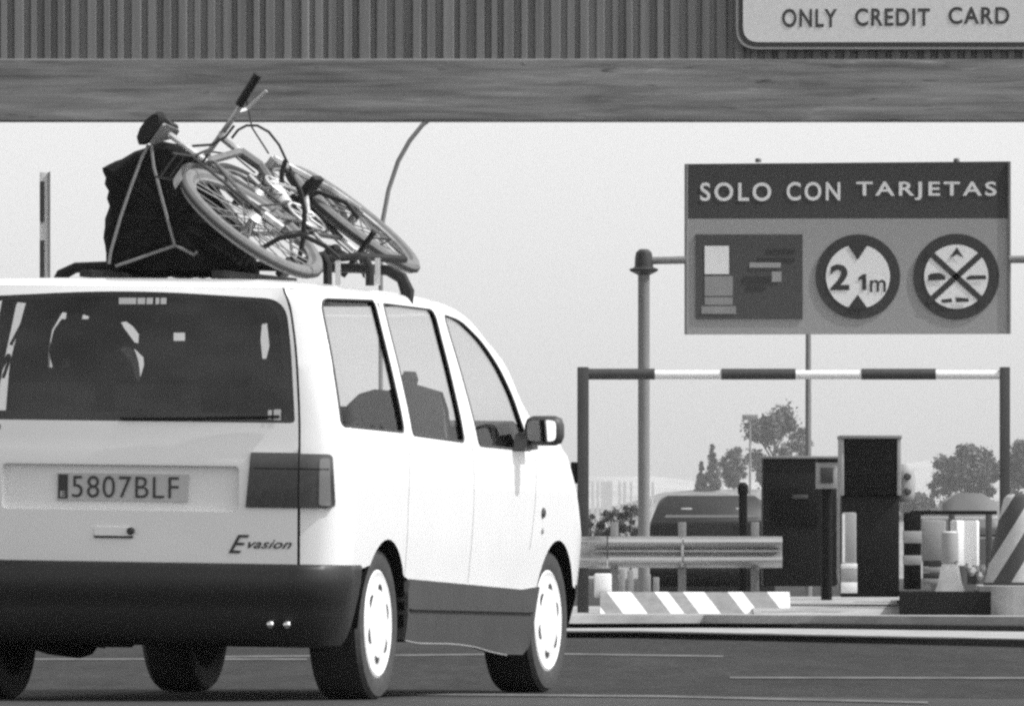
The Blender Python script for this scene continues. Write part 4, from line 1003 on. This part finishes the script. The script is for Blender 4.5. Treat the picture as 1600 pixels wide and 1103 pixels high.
MB().box((0, .1, h_ * .69), (.21, .2, h_ * .62), None, .012).build('case', M['grey'], t)
for k, m_ in enumerate(('post', 'grey', 'post', 'grey')): MB().box((0, .1, h_ * (.34 - .09 * k)), (.18, .18, h_ * .085), None, .003).build('stand_band', M[m_], t)
t, h_ = post_thing('traffic_cone', 'worn pale traffic cone flaring at its foot before the white panel', 'traffic cone', 1485, 828, 936, 84)
MB().lathe([(.19, 0), (.19, .03), (.13, .06), (.10, .14), (.075, .28), (.06, .31), (.062, .33), (.068, .56), (.05, .575)], (0, .1, 0), (0, 0, 1), 24).build('cone', M['cone'], t)
MB().lathe([(.0755, .31), (.0745, .32), (.0725, .56), (.07, .565)], (0, .1, 0), (0, 0, 1), 24, False).build('sleeve', M['grey'], t)
t, h_ = post_thing('white_cabinet', 'bright white cabinet panel standing behind the cone', 'cabinet', 1519, 812, 912, 88); t.rotation_euler = (0, 0, R(38))
MB().box((0, .1, h_ * .64), (.265, .10, h_ * .72), None, .015).build('panel', M['wpaint'], t)
for s_ in (1, -1): MB().box((s_ * .1, .1, h_ * .14), (.04, .12, h_ * .28)).build('leg', M['post'], t)
b = MB(); 
for k in range(7): b.lathe([(.02, 0), (.035, .03), (.02, .07)], (random.uniform(-.1, .1), -.05 + random.uniform(0, .05), random.uniform(0, .12)), (0, 0, 1), 8)
b.build('fitting', M['grey'], t)
bar_ = thing('dark_rail', 'thin dark horizontal rail above the grey box and white cabinet', 'rail', W(1490, 915, 92))
MB().box(W(1490, 800, 92), (.80, .05, .034), None, .008).build('top_bar', M['machine'], bar_, world=True)
MB().box(W(1490, 808, 92), (.80, .04, .03), None, .006).build('pale_bar', M['pale'], bar_, world=True)
for x in (1432, 1487, 1545): MB().box(W(x, 858, 92), (.06, .05, .66), None, .008).build('rail_leg', M['post'], bar_, world=True)
# striped island nose
nz = W(1600, 912, 83.5)
nose = thing('crash_nose', 'rounded island nose with bold diagonal dark and pale stripes', 'crash barrier', nz)
M['chev'] = stripes('nose_stripes', .46, .05, (1.0, 0, -.62), .27, .46, wear=.15, phase=.42)
hN = (912 - 770) * 83.5 / FPX; k_ = 83.5 / FPX
MB().lathe([(62 * k_, 0), (58 * k_, .12), (50 * k_, .3), (42 * k_, .5), (32 * k_, hN - .04), (26 * k_, hN - .01), (10 * k_, hN)], (.02, .36, 0), (0, 0, 1), 48).build('striped_shell', M['chev'], nose, angle=60)
MB().lathe([(64 * k_, -.01), (64 * k_, .015)], (.02, .36, 0), (0, 0, 1), 40).build('base_ring', M['post'], nose)

# ------------------------------------------------------------------ raised barrier arm on the left
ba_ = thing('barrier_arm', 'raised striped barrier arm standing upright left of the minivan', 'barrier', (W(70, 897, 96).x, 96, 0))
q = lambda x, y: W(x, y, 96) - ba_.location
MB().box((0, .1, .5), (.35, .4, 1.0), None, .02).build('barrier_post', M['wpaint'], ba_)
z0_, z1_ = 1.0, q(70, 268).z
MB().box((0, .05, (z0_ + z1_) / 2), (.10, .045, z1_ - z0_), None, .008).build('arm', M['wpaint'], ba_)
MB().box((.044, .022, (z0_ + z1_) / 2), (.016, .012, z1_ - z0_)).build('edge_strip', M['grey'], ba_)
for ya, yb in ((283, 346), (375, 436), (465, 526), (556, 616)):
    pa, pb = q(70, ya), q(70, yb); MB().box((-.027, .022, (pa.z + pb.z) / 2), (.046, .014, pa.z - pb.z)).build('dark_band', M['signhead'], ba_)

# ------------------------------------------------------------------ lamp posts and far masts
def lamp(label, pts, Y, r_, head):
    p = [W(x, y, Y) for x, y in pts]; t = thing('street_lamp', label, 'street lamp', (p[0].x, Y, 0))
    p[0].z = 0
    MB().tube([v_ - t.location for v_ in p], r_, 8).build('mast', M['pole'], t)
    h0 = p[-1] - t.location; MB().box(h0 + Vector((head, 0, -.02)), (abs(head) * 2, .2, .12), None, .04).build('lamp_head', M['pole'], t)
    return t
lamp('thin street lamp with arm curving up behind the bicycle', [(594, 897), (595, 600), (595, 420), (598, 345), (607, 297), (622, 252), (640, 220), (660, 195), (700, 165), (740, 150)], 150, .035, .3)
pm = thing('slim_mast', 'slim pale mast rising from the cabinet behind the toll sign', 'mast', (W(1263, 897, 120).x, 120, 0))
MB().tube([(0, 0, 0), (0, 0, W(0, 420, 120).z)], [.045, .03], 8).build('mast', M['pole'], pm)
MB().box((0, 0, W(0, 420, 120).z), (.5, .1, .06)).build('lamp_head', M['pole'], pm)
fm = thing('street_lamp', 'far twin headed lamp mast beside the tall tree', 'street lamp', (W(1172, 897, 1380).x, 1380, 0))
MB().tube([(0, 0, 0), (0, 0, W(0, 652, 1380).z)], [.2, .14], 8).build('mast', M['pole'], fm)
MB().box((0, 0, W(0, 651, 1380).z), (2.2, .5, .7), None, .1).build('lamp_head', M['pole'], fm)
bp = thing('lane_post', 'short black post standing before the rear screen of the dark car', 'post', (W(1161, 897, 118).x, 118, 0))
MB().box((0, 0, W(0, 766, 118).z / 2), (.10, .1, W(0, 766, 118).z), None, .02).build('shaft', M['machine'], bp)
MB().lathe([(.04, 0), (.065, .03), (.065, .12), (.03, .16)], (0, 0, W(0, 774, 118).z), (0, 0, 1), 12).build('cap', M['machine'], bp)

# ------------------------------------------------------------------ the dark car beyond the rail
YC = 140.0; kc = YC / FPX
cx_ = W(1112, 897, YC).x
car = thing('parked_car', 'dark estate car seen from behind beyond the guard rail', 'car', (cx_, YC, 0))
zf = lambda y: W(0, y, YC).z
def loft(secs, m, nm, parent):
    """cross sections: (y, [(half width, z) ...])"""
    b = MB(); n = len(secs[0][1]); vs_ = []
    for y, pr__ in secs:
        for hw, z in pr__: vs_.append((hw, y, z))
    b.add(vs_, [(i * n + k, i * n + (k + 1) % n, (i + 1) * n + (k + 1) % n, (i + 1) * n + k) for i in range(len(secs) - 1) for k in range(n)] + [tuple(range(n)), tuple(range((len(secs) - 1) * n, len(secs) * n))])
    return b.build(nm, m, parent, angle=50)
def mirror_sec(h): return [(a, z) for a, z in h] + [(-a, z) for a, z in reversed(h)]
bz = 1.21
M['carp'] = mat('dark_car_paint', .008, .25, .5, coat=.6)
M['carg'] = mat('car_grey_paint', .022, .3, .5, coat=.5)
loft([(0, mirror_sec([(.80, .28), (.88, .5), (.90, .85), (.86, bz)])), (.06, mirror_sec([(.82, .25), (.92, .5), (.93, .85), (.88, bz + .02)])), (3.2, mirror_sec([(.82, .25), (.92, .5), (.93, .85), (.88, 1.0)])), (4.2, mirror_sec([(.7, .3), (.8, .5), (.8, .7), (.72, .78)]))], M['carp'], 'body', car)
roofz = zf(772)
cb_ = loft([(.08, mirror_sec([(.87, bz + .012), (.86, bz + .02), (.84, bz + .05)])), (.32, mirror_sec([(.87, bz + .012), (.74, roofz - .1), (.62, roofz - .02)])), (.55, mirror_sec([(.87, bz + .012), (.73, roofz - .06), (.60, roofz)])), (2.0, mirror_sec([(.87, bz), (.73, roofz - .06), (.6, roofz)])), (2.9, mirror_sec([(.85, 1.0), (.8, 1.03), (.7, 1.05)]))], M['carg'], 'cabin', car)
M['carwin'] = mat('car_window', .11, .08, .6, coat=.5)
b = MB(); b.add([(-.66, .10, bz + .09), (.66, .10, bz + .09), (.56, .285, roofz - .12), (-.56, .285, roofz - .12)], [(0, 1, 2, 3)]); b.build('rear_window', M['carwin'], car, smooth=False)
b = MB()
for s_ in (1, -1): MB().box((s_ * .74, -.01, .86), (.2, .04, .16), None, .02).build('tail_lamp', M['lens'], car)
for s_ in (1, -1):
    for y in (.8, 3.3): MB().lathe([(.2, -.1), (.30, -.1), (.31, 0), (.30, .1), (.2, .1)], (s_ * .8, y, .31), (1, 0, 0), 24).build('wheel', M['tyre'], car)
MB().box((0, -.03, .45), (1.75, .12, .22), None, .04).build('bumper', M['machine'], car)
for x in (-.35, .42): MB().box((x, .2, bz + .2), (.16, .02, .05), None, .01).build('window_sticker', M['pale'], car)
# grey rounded car roof behind the white cabinet
c2 = thing('parked_car', 'grey car with rounded roof half hidden behind the white cabinet', 'car', (W(1519, 897, 125).x, 125, 0))
rz_ = W(0, 768, 125).z; M['domecar'] = mat('dull_grey_car_paint', .13, .45, .4)
loft([(0, mirror_sec([(.36, .3), (.42, .6), (.42, .95)])), (.1, mirror_sec([(.40, .25), (.44, .6), (.43, 1.0)])), (2.6, mirror_sec([(.40, .25), (.44, .6), (.43, 1.0)]))], M['domecar'], 'body', c2)
loft([(.05, mirror_sec([(.42, 1.0), (.40, 1.06), (.30, 1.10)])), (.5, mirror_sec([(.42, 1.0), (.34, rz_ - .14), (.15, rz_ - .01)])), (1.6, mirror_sec([(.42, 1.0), (.34, rz_ - .14), (.15, rz_)])), (2.2, mirror_sec([(.42, 1.0), (.38, 1.05), (.3, 1.08)]))], M['domecar'], 'cabin', c2)

# ------------------------------------------------------------------ background land, hills, trees
def ridge(name, m, prof, Y, depth, base=-.5):
    b = MB(); n = len(prof); vs_ = []
    for k, (dy, s_) in enumerate(((-depth * .5, 0.0), (-depth * .3, .45), (-depth * .12, .8), (0, 1.0), (depth * .5, .6), (depth, 0.0))):
        for x, z in prof: vs_.append((x, Y + dy, base + (z - base) * s_ + (0 if s_ in (0, 1) else math.sin(x * 12.7 / depth + k) * z * .04)))
    b.add(vs_, [(i * n + k, i * n + k + 1, (i + 1) * n + k + 1, (i + 1) * n + k) for i in range(5) for k in range(n - 1)])
    return structure(b.build(name, m, None, angle=80))
def hp(l, Y): return [(W(x, y, Y).x, W(x, y, Y).z) for x, y in l]
ridge('hills', M['hill'], hp([(-2200, 790), (-900, 760), (0, 755), (600, 748), (900, 744), (1020, 743), (1100, 752), (1200, 748), (1300, 738), (1400, 724), (1480, 714), (1560, 706), (1700, 690), (2000, 660), (2600, 690), (3600, 730)], 5600), 5600, 900)
ridge('grass_bank', M['earth'], hp([(-3000, 830), (-500, 830), (500, 825), (880, 800), (960, 790), (1040, 768), (1100, 764), (1200, 764), (1300, 775), (1420, 790), (1500, 785), (1600, 780), (2000, 770), (3000, 800), (4200, 830)], 1400), 1400, 90)
def leaves(n, fn, s0, s1):
    b = MB()
    for i in range(n):
        p = Vector(fn()); s_ = random.uniform(s0, s1); q = Vector((random.gauss(0, 1), random.gauss(0, 1), random.gauss(0, 1))).normalized(); a_ = q.orthogonal().normalized(); c_ = q.cross(a_)
        b.add([p + a_ * s_, p + c_ * s_ * .6, p - a_ * s_, p - c_ * s_ * .6], [(0, 1, 2, 3)])
    return b
def tree(nm, label, x, yb, yt, wpx, Y, shape, group='trees beyond the toll'):
    base_ = W(x, yb, Y); base_.z -= .6; H = (yb - yt) * Y / FPX + .6; Wd = wpx * Y / FPX / 2
    t = thing(nm, label, 'tree', base_, 0, group)
    tr = MB().tube([(0, 0, -.5), (.03 * H, 0, H * .4), (0, 0, H * .85)], [.05 * H * .5, .03 * H * .5, .01 * H], 8)
    clumps = []
    if shape == 'cone':
        for i in range(80):
            z = random.uniform(.08, .97); r_ = Wd * (1 - z) ** .9 * random.uniform(.5, 1.0); a_ = random.uniform(0, 2 * PI); clumps.append(((r_ * math.cos(a_), r_ * math.sin(a_), z * H), Wd * (.12 + .18 * (1 - z))))
    else:
        for i in range(40):
            z = random.uniform(.2 if shape == 'round' else .05, .97); zz = (z - .6) / .42; r_ = Wd * math.sqrt(max(.05, 1 - zz * zz)) * random.uniform(.35, 1.0); a_ = random.uniform(0, 2 * PI)
            clumps.append(((r_ * math.cos(a_), r_ * math.sin(a_), z * H), Wd * random.uniform(.16, .34)))
    for (c, r_) in clumps[::3]: tr.tube([(0, 0, max(.2 * H, c[2] * .6)), (c[0] * .5, c[1] * .5, c[2] * .85), c], [.02 * H * .5, .01 * H, .004 * H], 5)
    tr.build('trunk', M['bark'], t)
    def fn():
        c, r_ = random.choice(clumps); return (c[0] + random.gauss(0, r_ * .5), c[1] + random.gauss(0, r_ * .5), c[2] + random.gauss(0, r_ * .45))
    leaves(8000, fn, Wd * .045, Wd * .11).build('crown', M['leaf'], t, smooth=False, recalc=False)
    return t
tree('pine_tree', 'small pointed tree, leftmost of the far row', 1096, 768, 720, 26, 1400, 'cone')
tree('pine_tree', 'pointed tree second from the left, taller than its neighbour', 1113, 768, 692, 34, 1400, 'cone')
tree('tree', 'ragged low tree between the pointed trees and the lamp mast', 1146, 768, 700, 44, 1410, 'round')
tree('tree', 'tallest far tree with uneven crown above the black cabinet', 1208, 775, 638, 84, 1420, 'round')
tree('tree', 'lower tree crown right of the tallest far tree, by the slim mast', 1250, 775, 668, 40, 1425, 'round')
tree('tree', 'low tree crown left of the broad tree by the right gauge post', 1482, 802, 716, 60, 1395, 'low')
tree('bush', 'small bush on the bank right of the tall black column', 1432, 802, 772, 56, 1390, 'low')
tree('tree', 'broad tree left of the right gauge post', 1520, 802, 700, 84, 1392, 'low')
tree('tree', 'broad tree right of the right gauge post at the picture edge', 1604, 802, 692, 74, 1391, 'low')
for k, (x, w_) in enumerate(((922, 40), (955, 46), (985, 40))):
    tree('bush', ['low bush behind the left gauge post', 'low bush between the gauge post and the sign post', 'low bush just left of the sign post'][k], x, 842, 802 - 6 * k, w_, 300, 'low', 'bushes on the roadside slope')
# white fence posts far left
fe = thing('white_fence', 'row of pale upright fence boards behind the left gauge post', 'fence', (W(950, 800, 420).x, 420, 0))
for x, w_ in ((926, 4), (934, 4), (948, 18), (968, 5), (976, 5), (986, 4), (1020, 4)):
    p0, p1 = W(x, 812, 420), W(x, 752, 420); MB().box((p0.x - fe.location.x, 0, (p0.z + p1.z) / 2 - .8), (w_ * 420 / FPX, .12, p1.z - p0.z + 1.6)).build('board', M['wpaint'], fe)

# ------------------------------------------------------------------ haze
hz = MB().box((0, 3800, 180), (8400, 7900, 364)); 
hm = bpy.data.materials.new('haze'); hm.use_nodes = True; n = hm.node_tree.nodes; n.clear()
vo = n.new('ShaderNodeVolumePrincipled'); vo.inputs['Color'].default_value = (1, 1, 1, 1); vo.inputs['Density'].default_value = .00012
ou = n.new('ShaderNodeOutputMaterial'); hm.node_tree.links.new(vo.outputs[0], ou.inputs['Volume'])
ho = hz.build('haze', hm, None, smooth=False); ho['kind'] = 'stuff'
